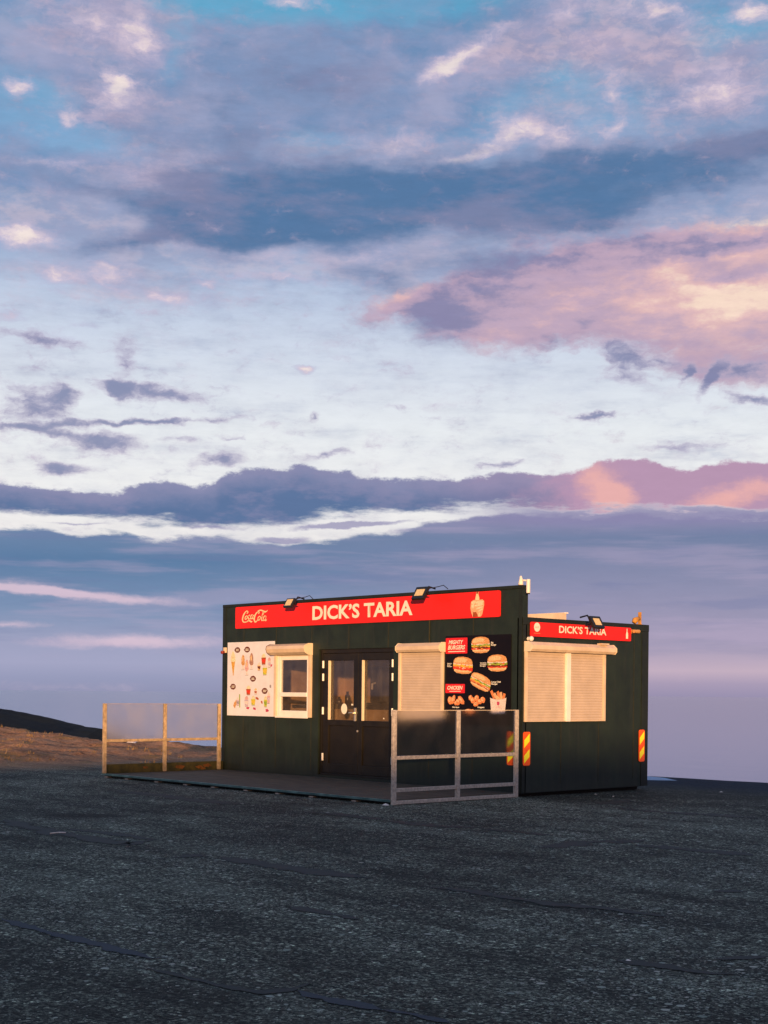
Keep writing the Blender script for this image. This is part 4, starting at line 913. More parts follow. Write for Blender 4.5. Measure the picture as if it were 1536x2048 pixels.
# things standing inside, seen through the glass ---------------------------------
ctr = empty('serving_counter', (-5.7, 1.75, ZB + 0.02), 'dark serving counter inside, seen through the door glass', 'counter')
mb = MB(); mb.box(-1.5, 1.5, -0.25, 0.25, 0, 1.14); mb.build('body', M['inside'], ctr)
mb = MB(); mb.box(-1.54, 1.54, -0.3, 0.3, 1.14, 1.20); mb.build('top', M['inside_dark'], ctr, bevel=0.006)
mac = empty('drinks_machine', (-4.95, 1.7, ZB + 1.22), 'tall dark drinks machine standing on the counter inside', 'machine')
mb = MB(); mb.box(-0.15, 0.15, -0.16, 0.16, 0.06, 0.72); mb.box(-0.26, 0.26, -0.24, 0.2, 0, 0.06); mb.build('body', M['inside_dark'], mac, bevel=0.03)
mb = MB(); mb.tube([(0, -0.16, 0.42), (0, -0.23, 0.40), (0, -0.235, 0.30)], 0.02, 8); mb.build('spout', M['metal'], mac)
M['jug'] = mat('dark_jar', (0.03, 0.025, 0.03), 0.3)
for x, h in ((-6.25, 0.22), (-6.02, 0.16), (-5.78, 0.26)):
    j = MB(); j.tube([(0, 0, 0), (0, 0, h * 0.7), (0, 0, h * 0.8), (0, 0, h)], [0.05, 0.05, 0.025, 0.025], 14)
    o = j.build('sauce_bottle', M['jug'], None, smooth=True, loc=(x, 1.6, ZB + 1.221))
    tag(o, {0.22: 'dark bottle on the counter, the one nearest the serving window', 0.16: 'shortest dark bottle on the inside counter', 0.26: 'tallest dark bottle on the inside counter'}[h], 'bottle', 'bottles on the inside counter')

# ------------------------------------------------------------------ signs
def board(name, loc, label, cat):
    e = empty(name, loc, label, cat); return e
def child(mb, name, mats, parent, **k):
    o = mb.build(name, mats, parent, **k); o.location = -parent.location; return o
def fix(o, parent):
    if o: o.location = -parent.location
    return o

sg = board('sign_board', (-3.77, 0, 2.65), "long red sign reading DICK'S TARIA across the front parapet", 'sign')
pr = Print('front', 0.0205); pb = Print('front', 0.0005)
mb = MB(); pts = []
def rr(u0, u1, w0, w1, r):
    p = []
    for cu, cw, a in ((u1 - r, w1 - r, 0), (u0 + r, w1 - r, 90), (u0 + r, w0 + r, 180), (u1 - r, w0 + r, 270)):
        for k in range(5): p.append((cu + r * math.cos(R(a + k * 22.5)), cw + r * math.sin(R(a + k * 22.5))))
    return p
def slab(facade, u0, u1, w0, w1, r, d0, d1):
    mb = MB(); p = rr(u0, u1, w0, w1, r)
    if facade == 'front': mb.prism([(a, b_) for a, b_ in p], 0, 1, 'x'); mb.v = [(v[1], -(d0 + (d1 - d0) * v[0]), v[2]) for v in mb.v]
    else: mb.prism(p, d0, d1, 'x')
    return mb
child(slab('front', -7.095, -0.440, 2.650, 3.046, 0.03, 0.001, 0.020), 'panel', M['red'], sg)
fix(text("DICK\u2019S TARIA", 'front', -4.857, -2.339, 2.737, 2.980, M['white'], sg, 0.0225, bold=0.030), sg)
mb = MB(); script_logo(pr, mb, -6.884, -6.119, 2.742, 2.962, 1, 0, 1.0); child(mb, 'script_logo', M['cream_print'], sg, fix=False)
# printed hand lifting a bottle
mb = MB()
pr.poly(mb, [(-0.935, 3.043), (-0.885, 3.043), (-0.885, 3.00), (-0.868, 2.955), (-0.865, 2.90), (-0.955, 2.90), (-0.95, 2.955), (-0.935, 3.0)], 1, 3)
pr.poly(mb, [(-0.93, 3.043), (-0.89, 3.043), (-0.888, 3.015), (-0.932, 3.015)], 2, 2)
pr.poly(mb, [(-1.04, 2.90), (-0.98, 2.925), (-0.90, 2.918), (-0.80, 2.925), (-0.765, 2.90), (-0.762, 2.84), (-0.785, 2.76), (-0.80, 2.70), (-0.83, 2.665), (-1.0, 2.665), (-1.03, 2.72), (-1.055, 2.80)], 2, 0)
for u, w, ru, rw, rot in ((-0.985, 2.885, 0.05, 0.022, 10), (-0.86, 2.885, 0.085, 0.022, 4), (-0.87, 2.845, 0.09, 0.018, 8), (-1.0, 2.83, 0.035, 0.03, 60), (-0.86, 2.80, 0.07, 0.014, 12), (-0.84, 2.765, 0.05, 0.012, 20)):
    pr.ell(mb, u, w, ru, rw, 3, 1, rot=rot)
pr.poly(mb, [(-1.0, 2.735), (-0.93, 2.74), (-0.90, 2.70), (-0.89, 2.665), (-0.99, 2.665)], 3.6, 2); pr.poly(mb, [(-0.87, 2.73), (-0.85, 2.72), (-0.855, 2.665), (-0.88, 2.665)], 3.6, 3)
pr.poly(mb, [(-0.99, 2.70), (-0.975, 2.70), (-0.97, 2.665), (-0.985, 2.665)], 4.2, 4)
child(mb, 'picture', [M['skin'], M['skinlight'], M['caramel'], M['cream_print'], M['sleeve']], sg, fix=False)

sg2 = board('sign_board', (0, 1.35, 2.355), "short red sign reading DICK'S TARIA high on the side wall", 'sign')
child(slab('side', 0.153, 2.545, 2.354, 2.567, 0.02, 0.010, 0.028), 'panel', M['red'], sg2)
fix(text("DICK\u2019S TARIA", 'side', 0.789, 1.917, 2.424, 2.535, M['white'], sg2, 0.0300, bold=0.022), sg2)
p2 = Print('side', 0.0290)
mb = MB(); p2.ell(mb, 0.288, 2.492, 0.068, 0.068, 1, 0, n=28); child(mb, 'round_emblem', M['white'], sg2, fix=False)
mb = MB(); script_logo(p2, mb, 0.242, 0.336, 2.478, 2.506, 2, 0, 1.1)
child(mb, 'script_logo', M['pink'], sg2, fix=False)
mb = MB(); p2.poly(mb, [(0.215, 2.398), (0.362, 2.398), (0.362, 2.404), (0.215, 2.404)], 1); child(mb, 'fine_line', M['tan'], sg2, fix=False)
mb = MB(); pts = [(2.412, 2.391), (2.464, 2.391), (2.466, 2.45), (2.462, 2.478), (2.448, 2.500), (2.445, 2.551), (2.430, 2.551), (2.427, 2.500), (2.414, 2.478), (2.411, 2.45)]
p2.poly(mb, pts, 1); child(mb, 'bottle_emblem', M['white'], sg2, fix=False)

# ice cream poster
po = board('poster', (-6.63, 0, 1.05), 'white poster of ice creams and frozen drinks left of the window', 'poster')
child(slab('front', -7.338, -5.925, 1.048, 2.400, 0.004, 0.001, 0.012), 'panel', M['poster_white'], po)
pp = Print('front', 0.0125)
for (u, w) in ((-7.029, 2.257), (-6.736, 2.258), (-6.545, 1.726), (-7.156, 1.581), (-6.196, 1.507)):
    mb = MB(); pp.ell(mb, u, w, 0.085, 0.055, 1, 0, jit=0.06, n=14); pp.poly(mb, [(u - 0.08, w + 0.01), (u - 0.105, w), (u - 0.07, w - 0.02)], 1.5, 0)
    for dz in (0.012, -0.013):
        x = u - 0.045
        while x < u + 0.04:
            a = random.uniform(0.010, 0.018); pp.poly(mb, [(x, w + dz - 0.009), (x + a, w + dz - 0.009), (x + a * 0.8, w + dz + random.uniform(0.004, 0.011)), (x, w + dz + 0.009)], 2, 1); x += a + 0.004
    child(mb, 'caption_bubble', [M['brown'], M['white']], po, fix=False)
def pic(f, name='picture', parent=None, mats=()):
    mb = MB(); f(mb); child(mb, name, [M[k] for k in mats], parent, fix=False)
def cone(mb):
    pp.poly(mb, [(-7.225, 2.06), (-7.10, 2.06), (-7.15, 1.78), (-7.16, 1.78)], 1, 0)
    for i in range(5): pp.poly(mb, [(-7.215 + i * 0.012, 2.03 - i * 0.05), (-7.12 - i * 0.004, 2.0 - i * 0.05), (-7.12 - i * 0.004, 1.993 - i * 0.05), (-7.215 + i * 0.012, 2.023 - i * 0.05)], 1.5, 2)
    for k, (w, r) in enumerate(((2.07, 0.075), (2.12, 0.07), (2.165, 0.055), (2.2, 0.03))): pp.ell(mb, -7.163, w, r, 0.035, 2 + k * 0.5, 1, jit=0.05)
pic(cone, 'picture', po, ('cone', 'vanilla', 'tan'))
def softs(mb):
    for u, w, s, m_ in ((-6.855, 2.06, 1.0, 0), (-6.60, 2.07, 1.15, 1), (-6.74, 1.96, 1.05, 2)):
        pp.ell(mb, u, w + 0.02 * s, 0.045 * s, 0.085 * s, 1, m_, jit=0.12); pp.ell(mb, u, w - 0.04 * s, 0.055 * s, 0.05 * s, 1.5, m_, jit=0.1)
        pp.ell(mb, u - 0.01, w + 0.03, 0.02 * s, 0.05 * s, 2, 3, jit=0.2); pp.poly(mb, [(u - 0.03, w - 0.08), (u + 0.03, w - 0.08), (u + 0.02, w - 0.17), (u - 0.02, w - 0.17)], 1.2, 4)
        pp.poly(mb, [(u - 0.05, w - 0.175), (u + 0.05, w - 0.172), (u + 0.05, w - 0.165), (u - 0.05, w - 0.168)], 1.2, 5)
pic(softs, 'picture', po, ('tan', 'choc', 'pink', 'bunlight', 'onion', 'grey'))
def cup(u, w, h, c1, c2, wd=0.06):
    def f(mb):
        pp.ell(mb, u, w + h * 0.62, wd * 0.85, h * 0.30, 1, 2, jit=0.12); pp.ell(mb, u + wd * 0.1, w + h * 0.82, wd * 0.5, h * 0.18, 1.5, 2, jit=0.15)
        pp.poly(mb, [(u - wd, w + h * 0.45), (u + wd, w + h * 0.45), (u + wd * 0.75, w - h * 0.5), (u - wd * 0.75, w - h * 0.5)], 2, 0)
        pp.poly(mb, [(u - wd * 0.9, w + h * 0.2), (u + wd * 0.85, w + h * 0.25), (u + wd * 0.6, w - h * 0.35), (u - wd * 0.3, w - h * 0.2), (u - wd * 0.75, w - h * 0.1)], 2.6, 1)
        pp.poly(mb, [(u - wd * 0.8, w - h * 0.52), (u + wd * 0.8, w - h * 0.52), (u + wd * 0.7, w - h * 0.6), (u - wd * 0.7, w - h * 0.6)], 2.6, 3)
    return f
for u, w, h, c1, c2, c3, wd in ((-6.235, 2.05, 0.13, 'caramel', 'tomato', 'vanilla', 0.068), (-6.197, 1.865, 0.13, 'lime', 'cheese', 'onion', 0.068), (-6.37, 1.93, 0.10, 'bunlight', 'brown', 'onion', 0.05),
                                (-6.07, 1.99, 0.12, 'onion', 'lilac', 'pink', 0.05), (-6.683, 1.49, 0.11, 'caramel', 'tomato', 'vanilla', 0.068), (-6.465, 1.485, 0.07, 'onion', 'caramel', 'bunlight', 0.045),
                                (-6.535, 1.305, 0.11, 'lime', 'cheese', 'vanilla', 0.065), (-6.74, 1.29, 0.12, 'lilac', 'onion', 'pink', 0.06), (-7.0, 1.29, 0.10, 'lilac', 'grey', 'onion', 0.05),
                                (-6.17, 1.29, 0.13, 'lime', 'lettuce', 'vanilla', 0.05), (-6.08, 1.36, 0.14, 'pink', 'lilac', 'onion', 0.045)):
    pic(cup(u, w, h, 0, 1, wd), 'picture', po, (c1, c2, c3, 'grey'))
def shape(kind, ink, *a, **k):
    mb = MB(); (pp.ell if kind == 'ell' else pp.poly)(mb, *a, **k); child(mb, 'picture', M[ink], po, fix=False)
shape('poly', 'lettuce', [(-6.965, 1.44), (-6.935, 1.44), (-6.93, 1.2), (-6.955, 1.195)], 1)
shape('ell', 'tan', -7.1, 1.24, 0.035, 0.06, 1, jit=0.3); shape('ell', 'tan', -7.06, 1.29, 0.02, 0.05, 1.4, jit=0.3)
for u, w in ((-6.69, 1.19), (-6.50, 1.185), (-6.12, 1.16), (-6.03, 1.96)): shape('ell', 'rose', u, w, 0.05, 0.025, 1, jit=0.35, n=10)
shape('ell', 'caramel', -6.42, 1.37, 0.05, 0.022, 1.8, rot=-15, jit=0.1); shape('ell', 'grey', -6.03, 1.59, 0.025, 0.03, 1, jit=0.2); shape('ell', 'caramel', -6.28, 1.30, 0.03, 0.025, 1, rot=-50, jit=0.3)

# burger menu board
mo = board('menu_board', (-0.91, 0, 1.03), 'black menu board with burger and chicken pictures right of the shutter', 'menu board')
child(slab('front', -1.592, -0.215, 1.03, 2.385, 0.004, 0.001, 0.012), 'panel', M['poster_black'], mo)
mb = MB(); pp.rrect(mb, -1.588, -1.119, 2.110, 2.353, 0.008, 1); child(mb, 'red_tag', M['printred'], mo, fix=False)
fix(text('MIGHTY', 'front', -1.525, -1.205, 2.256, 2.318, M['white'], mo, 0.0152, bold=0.03, shear=0.3), mo)
fix(text('BURGERS', 'front', -1.540, -1.165, 2.172, 2.240, M['white'], mo, 0.0152, bold=0.03, shear=0.3), mo)
mb = MB(); pp.rrect(mb, -1.586, -1.165, 1.500, 1.640, 0.012, 1); child(mb, 'red_tag', M['printred'], mo, fix=False)
fix(text('CHICKEN', 'front', -1.545, -1.210, 1.552, 1.612, M['white'], mo, 0.0152, bold=0.03, shear=0.3), mo)
mb = MB(); pp.poly(mb, [(-1.53, 2.135), (-1.17, 2.138), (-1.17, 2.150), (-1.53, 2.147)], 2); child(mb, 'underline', M['white'], mo, fix=False)
mb = MB(); pp.poly(mb, [(-1.50, 1.522), (-1.25, 1.524), (-1.25, 1.533), (-1.50, 1.531)], 2); child(mb, 'underline', M['white'], mo, fix=False)
def burger(u, w, ru, rw, rot=0, fill=('patty', 'lettuce', 'cheese', 'tomato'), seed=1, gap=0.0):
    rnd = random.Random(seed); mb = MB(); mats = [M['bun'], M['bunlight']] + [M[k] for k in fill] + [M['onion'], M['vanilla'], M['crisp']]
    c, s = math.cos(R(rot)), math.sin(R(rot))
    def T(pts): return [(u + (x * ru) * c - (y * rw) * s, w + (x * ru) * s + (y * rw) * c) for x, y in pts]
    bot = [(-0.96, -0.38), (-0.9, -0.7), (-0.65, -0.9), (0, -0.98), (0.65, -0.9), (0.9, -0.7), (0.96, -0.38)]
    pp.poly(mb, T(bot), 1, 1); pp.poly(mb, T([(-0.8, -0.74), (-0.5, -0.9), (0, -0.97), (0.6, -0.9), (0.85, -0.72), (0, -0.78)]), 1.5, 0)
    lay = [(-0.42, 0.16, 5), (-0.28, 0.20, 2), (-0.10, 0.16, 4), (0.0, 0.20, 3), (0.14, 0.12, 6)]
    for j, (y, h, mi) in enumerate(lay):
        top = []; lo = []
        for i in range(13):
            x = -1.02 + 2.04 * i / 12
            top.append((x, y + h * 0.6 + rnd.uniform(-0.05, 0.06))); lo.append((x, y - h * 0.6 + rnd.uniform(-0.08, 0.05)))
        pp.poly(mb, T(top + lo[::-1]), 2 + j * 0.6, mi)
    for i in range(22):
        x, y = rnd.uniform(-0.9, 0.9), rnd.uniform(-0.42, 0.22); a, b_ = rnd.uniform(0.05, 0.16), rnd.uniform(0.04, 0.09)
        mi = rnd.choice((2, 3, 4, 5, 6, 7, 8)); pp.poly(mb, T([(x - a, y), (x - a * 0.3, y + b_), (x + a, y + b_ * 0.4), (x + a * 0.4, y - b_)]), 5.2 + 0.01 * i, mi)
    dome = [(-1.0, 0.22), (-0.98, 0.5), (-0.84, 0.78), (-0.5, 0.96), (0, 1.02), (0.5, 0.96), (0.84, 0.78), (0.98, 0.5), (1.0, 0.22), (0.6, 0.14), (0, 0.18), (-0.6, 0.14)]
    pp.poly(mb, T(dome), 6, 0); pp.poly(mb, T([(-0.9, 0.30), (-0.82, 0.66), (-0.5, 0.84), (0.1, 0.86), (0.45, 0.7), (0.3, 0.42), (-0.3, 0.30)]), 6.5, 1)
    for i in range(26):
        a = rnd.uniform(0.15, 2.9); r_ = rnd.uniform(0.2, 0.88); x, y = math.cos(a) * r_ * 0.9, 0.28 + math.sin(a) * r_ * 0.66
        pp.poly(mb, T([(x - 0.03, y), (x, y + 0.03), (x + 0.03, y), (x, y - 0.03)]), 7, 7)
    child(mb, 'burger_picture', mats, mo, fix=False)
burger(-0.835, 2.232, 0.19, 0.125, 0, seed=3)
burger(-1.208, 1.925, 0.205, 0.132, -4, ('tomato', 'cheese', 'crisp', 'tomato'), seed=5)
burger(-0.487, 1.954, 0.198, 0.128, 0, ('patty', 'lettuce', 'lime', 'tomato'), seed=8)
burger(-0.830, 1.672, 0.215, 0.115, -20, ('crisp', 'lettuce', 'cheese', 'caramel'), seed=11)
def lumps(cs, seed, name):
    rnd = random.Random(seed); mb = MB(); k = 0
    for u, w, a, b_, rot in cs:
        pp.ell(mb, u, w, a, b_, 1 + k * 0.5, 0, rot=rot, jit=0.08); pp.ell(mb, u - a * 0.2, w + b_ * 0.2, a * 0.62, b_ * 0.6, 1.25 + k * 0.5, 1, rot=rot, jit=0.15)
        for _ in range(5): pp.ell(mb, u + rnd.uniform(-0.5, 0.5) * a, w + rnd.uniform(-0.5, 0.5) * b_, a * 0.14, b_ * 0.12, 1.4 + k * 0.5, 2, n=6)
        k += 1
    child(mb, name, [M['crisp'], M['crisplight'], M['caramel']], mo, fix=False)
lumps([(-1.48, 1.385, 0.055, 0.065, 30), (-1.41, 1.40, 0.04, 0.07, -20), (-1.31, 1.36, 0.05, 0.05, 20), (-1.24, 1.39, 0.085, 0.045, -40), (-1.35, 1.345, 0.04, 0.035, 0)], 1, 'chicken_picture')
lumps([(-1.04, 1.43, 0.045, 0.04, 0), (-0.99, 1.39, 0.05, 0.045, -30), (-0.91, 1.42, 0.05, 0.05, 30), (-0.84, 1.375, 0.05, 0.04, 0), (-0.78, 1.40, 0.045, 0.05, 60), (-0.92, 1.335, 0.06, 0.033, 15)], 2, 'chicken_picture')
lumps([(-1.10, 1.235, 0.08, 0.022, 8), (-1.02, 1.22, 0.06, 0.03, 20)], 4, 'chicken_picture')
mb = MB()
for i, (a, b_) in enumerate((((-0.61, 1.54), (-0.54, 1.42)), ((-0.55, 1.50), (-0.47, 1.40)), ((-0.48, 1.53), (-0.42, 1.41)), ((-0.41, 1.52), (-0.40, 1.41)), ((-0.335, 1.50), (-0.36, 1.41)), ((-0.52, 1.46), (-0.42, 1.40)))):
    pp.ribbon(mb, [a, b_], 0.05, 1 + i * 0.4, i % 2)
pp.poly(mb, [(-0.628, 1.435), (-0.60, 1.425), (-0.46, 1.405), (-0.33, 1.425), (-0.295, 1.44), (-0.325, 1.20), (-0.600, 1.20)], 4, 2)
pp.poly(mb, [(-0.485, 1.375), (-0.435, 1.375), (-0.435, 1.325), (-0.485, 1.325)], 5, 3)
for k in range(2): pp.poly(mb, [(-0.51, 1.305 - k * 0.022), (-0.41, 1.305 - k * 0.022), (-0.41, 1.313 - k * 0.022), (-0.51, 1.313 - k * 0.022)], 5, 4)
child(mb, 'fries_picture', [M['crisp'], M['crisplight'], M['onion'], M['rose'], M['pink']], mo, fix=False)
for body, a, b_, c, d in (('Big\nBurger', -0.622, -0.512, 2.212, 2.278), ("Dick\u2019s\nBeef\nBurger", -1.548, -1.440, 1.900, 1.966), ('Double\nCheese\nBurger', -0.846, -0.712, 1.902, 1.970),
                          ('Long Chili\nBurger', -0.605, -0.415, 1.624, 1.686), ('Strips', -1.432, -1.280, 1.266, 1.292), ('Nuggets', -0.890, -0.748, 1.270, 1.300)):
    fix(text(body, 'front', a, b_, c, d, M['white'], mo, 0.0146, name='caption', bold=0.035), mo)

# hazard markers ----------------------------------------------------------------
def marker(facade, u0, u1, w0, w1, label):
    e = empty('hazard_marker', ((u0 + u1) / 2, 0, w0) if facade == 'front' else (0, (u0 + u1) / 2, w0), label, 'reflector', 'striped reflective hazard markers on the kiosk walls')
    off = 0.001 if facade == 'front' else 0.010
    child(slab(facade, u0, u1, w0, w1, 0.03, off, off + 0.006), 'plate', M['orange'], e)
    q = Print(facade, off + 0.007); mb = MB(); wu = u1 - u0; hh = w1 - w0
    for k in (0.06, 0.52):
        a = w0 + hh * k; q.poly(mb, [(u0 + wu * 0.12, a), (u0 + wu * 0.12, a + hh * 0.23), (u1 - wu * 0.12, a + hh * 0.43), (u1 - wu * 0.12, a + hh * 0.20)], 1)
    child(mb, 'stripe', M['yellow'], e, fix=False)
marker('side', 0.022, 0.178, 0.435, 0.935, 'orange and yellow striped marker by the near corner of the side wall')
marker('side', 2.792, 2.942, 0.425, 0.938, 'orange and yellow striped marker at the far end of the side wall')
marker('front', -0.285, -0.130, 0.435, 0.935, 'orange and yellow striped marker on the front wall behind the glass railing')

# ------------------------------------------------------------------ fittings
def floodlight(loc, rz, wd, hh, lw, lh, tilt, label, cab):
    e = empty('floodlight', loc, label, 'floodlight', 'black floodlights above the signs', rz)
    # local frame: -Y points away from the wall, body centre at (0, -0.33, 0)
    T = Matrix.Translation((0, -0.30, -0.055)) @ Matrix.Rotation(R(tilt), 4, 'X')
    mb = MB(); mb.box(-wd / 2, wd / 2, -0.022, 0.022, -hh / 2, hh / 2, M=T)
    for k in range(7):
        x = -wd * 0.38 + k * wd * 0.127; mb.box(x - 0.004, x + 0.004, 0.0225, 0.045, -hh * 0.36, hh * 0.36, M=T)
    mb.build('housing', M['black'], e, bevel=0.006)
    mb = MB(); mb.box(-lw / 2, lw / 2, -0.0265, -0.0225, -lh / 2, lh / 2, M=T); mb.build('lens', M['led'], e)
    mb = MB()
    for s in (-1, 1): mb.tube([T @ Vector((s * (wd / 2 + 0.008), 0.0, 0.0)), T @ Vector((s * (wd / 2 + 0.008), 0.06, 0.01))], 0.009, 6)
    a = T @ Vector((0, 0.06, 0.01))
    mb.box(-wd / 2 - 0.015, wd / 2 + 0.015, a.y - 0.012, a.y + 0.012, a.z - 0.006, a.z + 0.006)
    mb.tube([(0, a.y, a.z), (0, -0.12, 0.06), (0, 0.02, 0.035)], 0.014, 8)
    mb.build('bracket', M['black'], e)
    mb = MB(); mb.tube([(0.02, -0.24, -0.01), (wd * 0.3, -0.16, 0.03), (wd * 0.55, -0.05, 0.035 + cab * 0.5), (wd * 0.75, 0.0, 0.035 + cab), (wd * 0.95, 0.05, 0.02)], 0.007, 6)
    mb.build('cable', M['black'], e)
    return e
floodlight((-5.137, 0, 3.085), 0, 0.23, 0.18, 0.155, 0.13, -32, "black floodlight above the script logo end of the long red sign", 0.05)
floodlight((-1.87, 0, 3.105), 0, 0.27, 0.225, 0.18, 0.12, -32, "black floodlight above the last letters of the long red sign", 0.045)
floodlight((0, 1.34, 2.650), R(90), 0.25, 0.21, 0.145, 0.12, -32, 'black floodlight above the short red side sign', 0.02)

an = empty('antenna', (0.02, 0.02, ZP + 0.006), 'white outdoor antenna with a hanging tube on the parapet corner', 'antenna')
mb = MB(); mb.tube([(-0.055, -0.03, 0.0), (-0.055, -0.03, 0.02), (-0.05, -0.03, 0.07), (-0.055, -0.03, 0.13), (-0.055, -0.03, 0.135)], [0.04, 0.038, 0.03, 0.016, 0.006], 14); mb.build('base', M['antenna'], an, smooth=True)
mb = MB(); mb.tube([(-0.05, -0.03, 0.07), (0.0, -0.02, 0.065), (0.07, -0.02, 0.06)], [0.022, 0.014, 0.012], 10); mb.build('arm', M['antenna'], an, smooth=True)
mb = MB(); mb.tube([(0.085, -0.02, -0.125), (0.085, -0.02, -0.11), (0.085, -0.02, 0.07), (0.085, -0.02, 0.078)], [0.028, 0.030, 0.030, 0.024], 14); mb.build('tube', M['antenna'], an, smooth=False)
mb = MB(); mb.tube([(0.085, -0.02, -0.14), (0.085, -0.02, -0.1255)], [0.022, 0.028], 14); mb.build('end_cap', M['black'], an)

rb = empty('roof_vent_box', (-1.1, 1.4, ZR + 0.012), 'low cream vent box on the roof behind the parapet', 'vent')
mb = MB(); mb.prism([(-0.6, 0.0), (0.42, 0.0), (0.42, 0.155), (0.36, 0.17), (-0.6, 0.10)], -0.4, 0.4, 'x')
mb.build('housing', M['cream'], rb, bevel=0.008)
mb = MB(); mb.box(-0.42, 0.42, 0.38, 0.44, 0.155, 0.175); mb.build('lid_edge', M['white_frame'], rb)

br = empty('roof_bracket', (-0.06, 2.84, ZR + 0.012), 'rusty upright bracket with a horn-shaped fitting on the far roof corner', 'bracket')
mb = MB(); mb.box(-0.02, 0.02, 0.02, 0.062, 0.0, 0.205); mb.box(-0.03, 0.03, -0.06, 0.07, 0.0, 0.012); mb.build('post', M['rusty'], br, bevel=0.003)
mb = MB(); mb.tube([(0.0, 0.02, 0.10), (0, -0.04, 0.085), (0.0, -0.08, 0.07), (0.0, -0.11, 0.03)], [0.03, 0.042, 0.05, 0.035], 12); mb.build('horn_fitting', M['rusty'], br, smooth=True)  # horn-shaped fitting of unknown use on the bracket

sc1 = empty('security_camera', (0.02, 2.60, 2.50), 'small tan bullet camera beside the end of the side sign', 'camera')
mb = MB(); mb.tube([(0.0, -0.03, 0.015), (0.07, -0.01, 0.015)], 0.012, 8); mb.box(-0.011, 0.0, -0.06, 0.0, -0.02, 0.045); mb.build('mount', M['rusty'], sc1)
mb = MB(); mb.tube([(0.07, -0.07, 0.012), (0.075, 0.06, 0.012), (0.075, 0.065, 0.012)], [0.028, 0.03, 0.022], 12); mb.build('body', M['tan'], sc1)
sc2 = empty('security_camera', (0.0, 0.125, 2.315), 'small white ball camera above the near end of the wide shutter', 'camera')
mb = MB(); mb.tube([(0.0, 0, 0), (0.03, 0, 0)], [0.03, 0.026], 12); mb.build('mount', M['white_frame'], sc2)
mb = MB()
bmx = bmesh.new(); bmesh.ops.create_uvsphere(bmx, u_segments=18, v_segments=12, radius=0.038); mb.v = [tuple(v.co + Vector((0.062, 0, 0))) for v in bmx.verts]; mb.f = [tuple(v.index for v in f.verts) for f in bmx.faces]; mb.m = [0] * len(mb.f); bmx.free()
mb.build('ball', M['white_frame'], sc2, smooth=True)
al = empty('alarm_sounder', (-7.40, 0, 2.22), 'small cream and red alarm fitting on the wall at the left edge of the poster', 'alarm')
mb = MB(); mb.box(-0.03, 0.03, -0.05, -0.001, -0.01, 0.09); mb.build('base', M['cream'], al, bevel=0.006)
mb = MB(); mb.tube([(0.0, -0.05, 0.005), (0.03, -0.12, -0.005), (0.03, -0.13, -0.005)], [0.025, 0.032, 0.02], 10); mb.build('sounder', M['alarm_red'], al)

mb = MB(); mb.tube([(-1.965, -0.008, 2.648), (-1.963, -0.008, 2.5), (-1.967, -0.008, 2.4), (-1.963, -0.01, 2.2865)], 0.007, 6)
o = kb(mb, 'cable', M['seam'])

# ------------------------------------------------------------------ deck
dk = empty('entrance_deck', (-3.75, -1.28, GZ), 'low dark timber deck in front of the kiosk door', 'deck')
DKX0, DKX1, DKY = -7.50, -0.0, -2.56
mb = MB()
yb = DKY
nb = 19; wb = (0.0 - 0.012 - DKY - 0.012) / nb
for i in range(nb):                                          # boards run along the front
    y0 = DKY + 0.008 + i * wb; mb.box(DKX0 + 0.045, DKX1 - 0.06, y0, y0 + wb - 0.006, 0.006, 0.036 + 0.003 * mn.noise(Vector((i * 3.3, 0, 0))))
child(mb, 'platform', M['deck'], dk, bevel=0.003)
mb = MB(); mb.box(DKX0, DKX1 - 0.055, DKY - 0.012, DKY + 0.006, 0.008, 0.042); child(mb, 'edge_trim', M['deck_trim'], dk, bevel=0.003)
mb = MB(); mb.box(DKX0 + 0.05, DKX1 - 0.06, DKY + 0.05, -0.02, -0.012, 0.004); child(mb, 'under_deck_shade', M['black'], dk)  # solid black slab standing for the shade in the gap under the deck
for x in (-7.40, -6.736, -5.818, -4.978, -4.209, -3.35, -2.564, -1.773, -0.834):
    mb = MB(); mb.box(x - 0.05, x + 0.05, DKY + 0.01, DKY + 0.10, GZ, -0.0125); child(mb, 'foot', M['galv'], dk)
mb = MB(); mb.box(DKX0 - 0.005, DKX0 + 0.04, DKY, -0.01, 0.012, 0.195); child(mb, 'kick_board', M['mossy'], dk, bevel=0.004)
random.seed(3)
for y, z, r in ((-0.36, 0.12, 0.045), (-0.55, 0.10, 0.035), (-0.98, 0.11, 0.05), (-0.46, 0.07, 0.03), (-1.7, 0.12, 0.03)):
    mb = MB(); mb.face([(DKX0 + 0.0415, y + r * 2.0 * math.cos(t) * random.uniform(0.6, 1.3), z + r * 0.8 * math.sin(t) * random.uniform(0.6, 1.3)) for t in [i * math.pi / 7 for i in range(14)]])
    child(mb, 'lichen', M['rust_moss'], dk, fix=False)

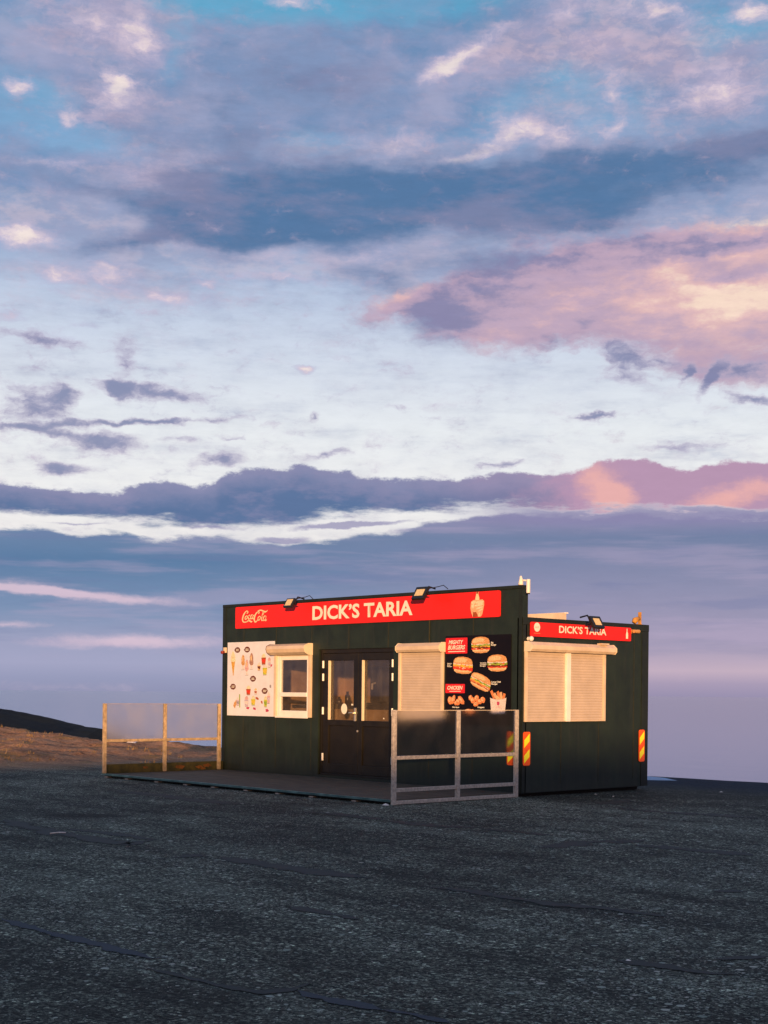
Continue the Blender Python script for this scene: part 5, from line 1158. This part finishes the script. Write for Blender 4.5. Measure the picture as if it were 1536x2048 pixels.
# ------------------------------------------------------------------ railings
def railing(x, ys, label, m, low, base, z0, pane_lift, side):
    e = empty('glass_railing', (x, (ys[0] + ys[-1]) / 2, GZ), label, 'railing', 'waist-high railings at the ends of the deck')
    P = 0.024; ZT = 1.262
    for y in ys:
        mb = MB(); mb.box(x - P, x + P, y - 0.032, y + 0.032, z0, ZT); child(mb, 'post', m, e, bevel=0.005)
    for a, b_ in zip(ys, ys[1:]):
        mb = MB(); mb.box(x - 0.018, x + 0.018, a + 0.033, b_ - 0.033, 0.585, 0.635); child(mb, 'rail', m, e, bevel=0.004)
        if low:
            mb = MB(); mb.box(x - 0.018, x + 0.018, a + 0.033, b_ - 0.033, 0.143, 0.195); child(mb, 'rail', m, e, bevel=0.004)
        if base:
            mb = MB(); mb.box(x - 0.02, x + 0.02, a + 0.033, b_ - 0.033, GZ + 0.005, 0.026); child(mb, 'base_rail', m, e, bevel=0.004)
        mb = MB(); mb.box(x - 0.0045, x + 0.0045, a + 0.036, b_ - 0.036, 0.638, 1.252); child(mb, 'glass_pane', M['frosted'] if side else M['frosted_pale'], e)
        mb = MB(); mb.box(x - 0.006, x + 0.006, a + 0.034, b_ - 0.034, 1.2525, 1.259); child(mb, 'edge_strip', M['bead'] if side else M['galv_warm'], e)
    return e
railing(-7.445, (-2.555, -1.31, -0.115), 'frosted glass railing along the far left end of the deck', M['galv_warm'], False, False, 0.04, 0, 0)
railing(-0.028, (-2.535, -1.305, -0.085), 'frosted glass railing with a bottom rail along the near right end of the deck', M['galv'], True, True, GZ + 0.001, 0, 1)

# ------------------------------------------------------------------ small litter
def scrap(x, y, s, m, label, seed):
    rnd = random.Random(seed); mb = MB(); z = ground_z(x, y) + 0.004; n = 7
    ring = [(x + s * math.cos(i * 2 * math.pi / n) * rnd.uniform(0.7, 1.2), y + s * math.sin(i * 2 * math.pi / n) * rnd.uniform(0.7, 1.2), z + rnd.uniform(0, s * 0.12)) for i in range(n)]
    top = (x, y, z + s * 0.55)
    for i in range(n): mb.face([ring[i], ring[(i + 1) % n], top])
    mb.face(ring[::-1])
    o = mb.build('litter_scrap', m, None); o.location = (0, 0, 0)
    tag(o, label, 'litter', 'small bits of litter on the ground'); return o
M['paper'] = mat('pale_paper', (0.8, 0.72, 0.66), 0.7, nscale=20, namt=0.2)
scrap(-17.62, 4.38, 0.17, M['paper'], 'crumpled white paper lying on the gravel beyond the left railing', 1)
scrap(-0.05, -2.66, 0.05, M['paper'], 'pale scrap at the foot of the front right railing post', 2)
scrap(0.30, 1.36, 0.025, M['paper'], 'tiny white scrap on the asphalt by the side wall', 3)
scrap(0.75, 1.22, 0.022, M['paper'], 'tiny yellowish scrap a little out from the side wall', 4)
scrap(1.15, 3.42, 0.03, M['paper'], 'tiny pale scrap on the asphalt right of the kiosk', 5)
scrap(8.98, -9.03, 0.017, M['paper'], 'small bright scrap on the open asphalt at lower right', 6)
mb = MB(); mb.tube([(0.70, -8.12, GZ + 0.012), (0.74, -8.04, GZ + 0.02), (0.72, -7.95, GZ + 0.012)], 0.007, 5)
tag(mb.build('litter_scrap', M['paper'], None), 'thin pale stick lying in the crack at left', 'litter', 'small bits of litter on the ground')
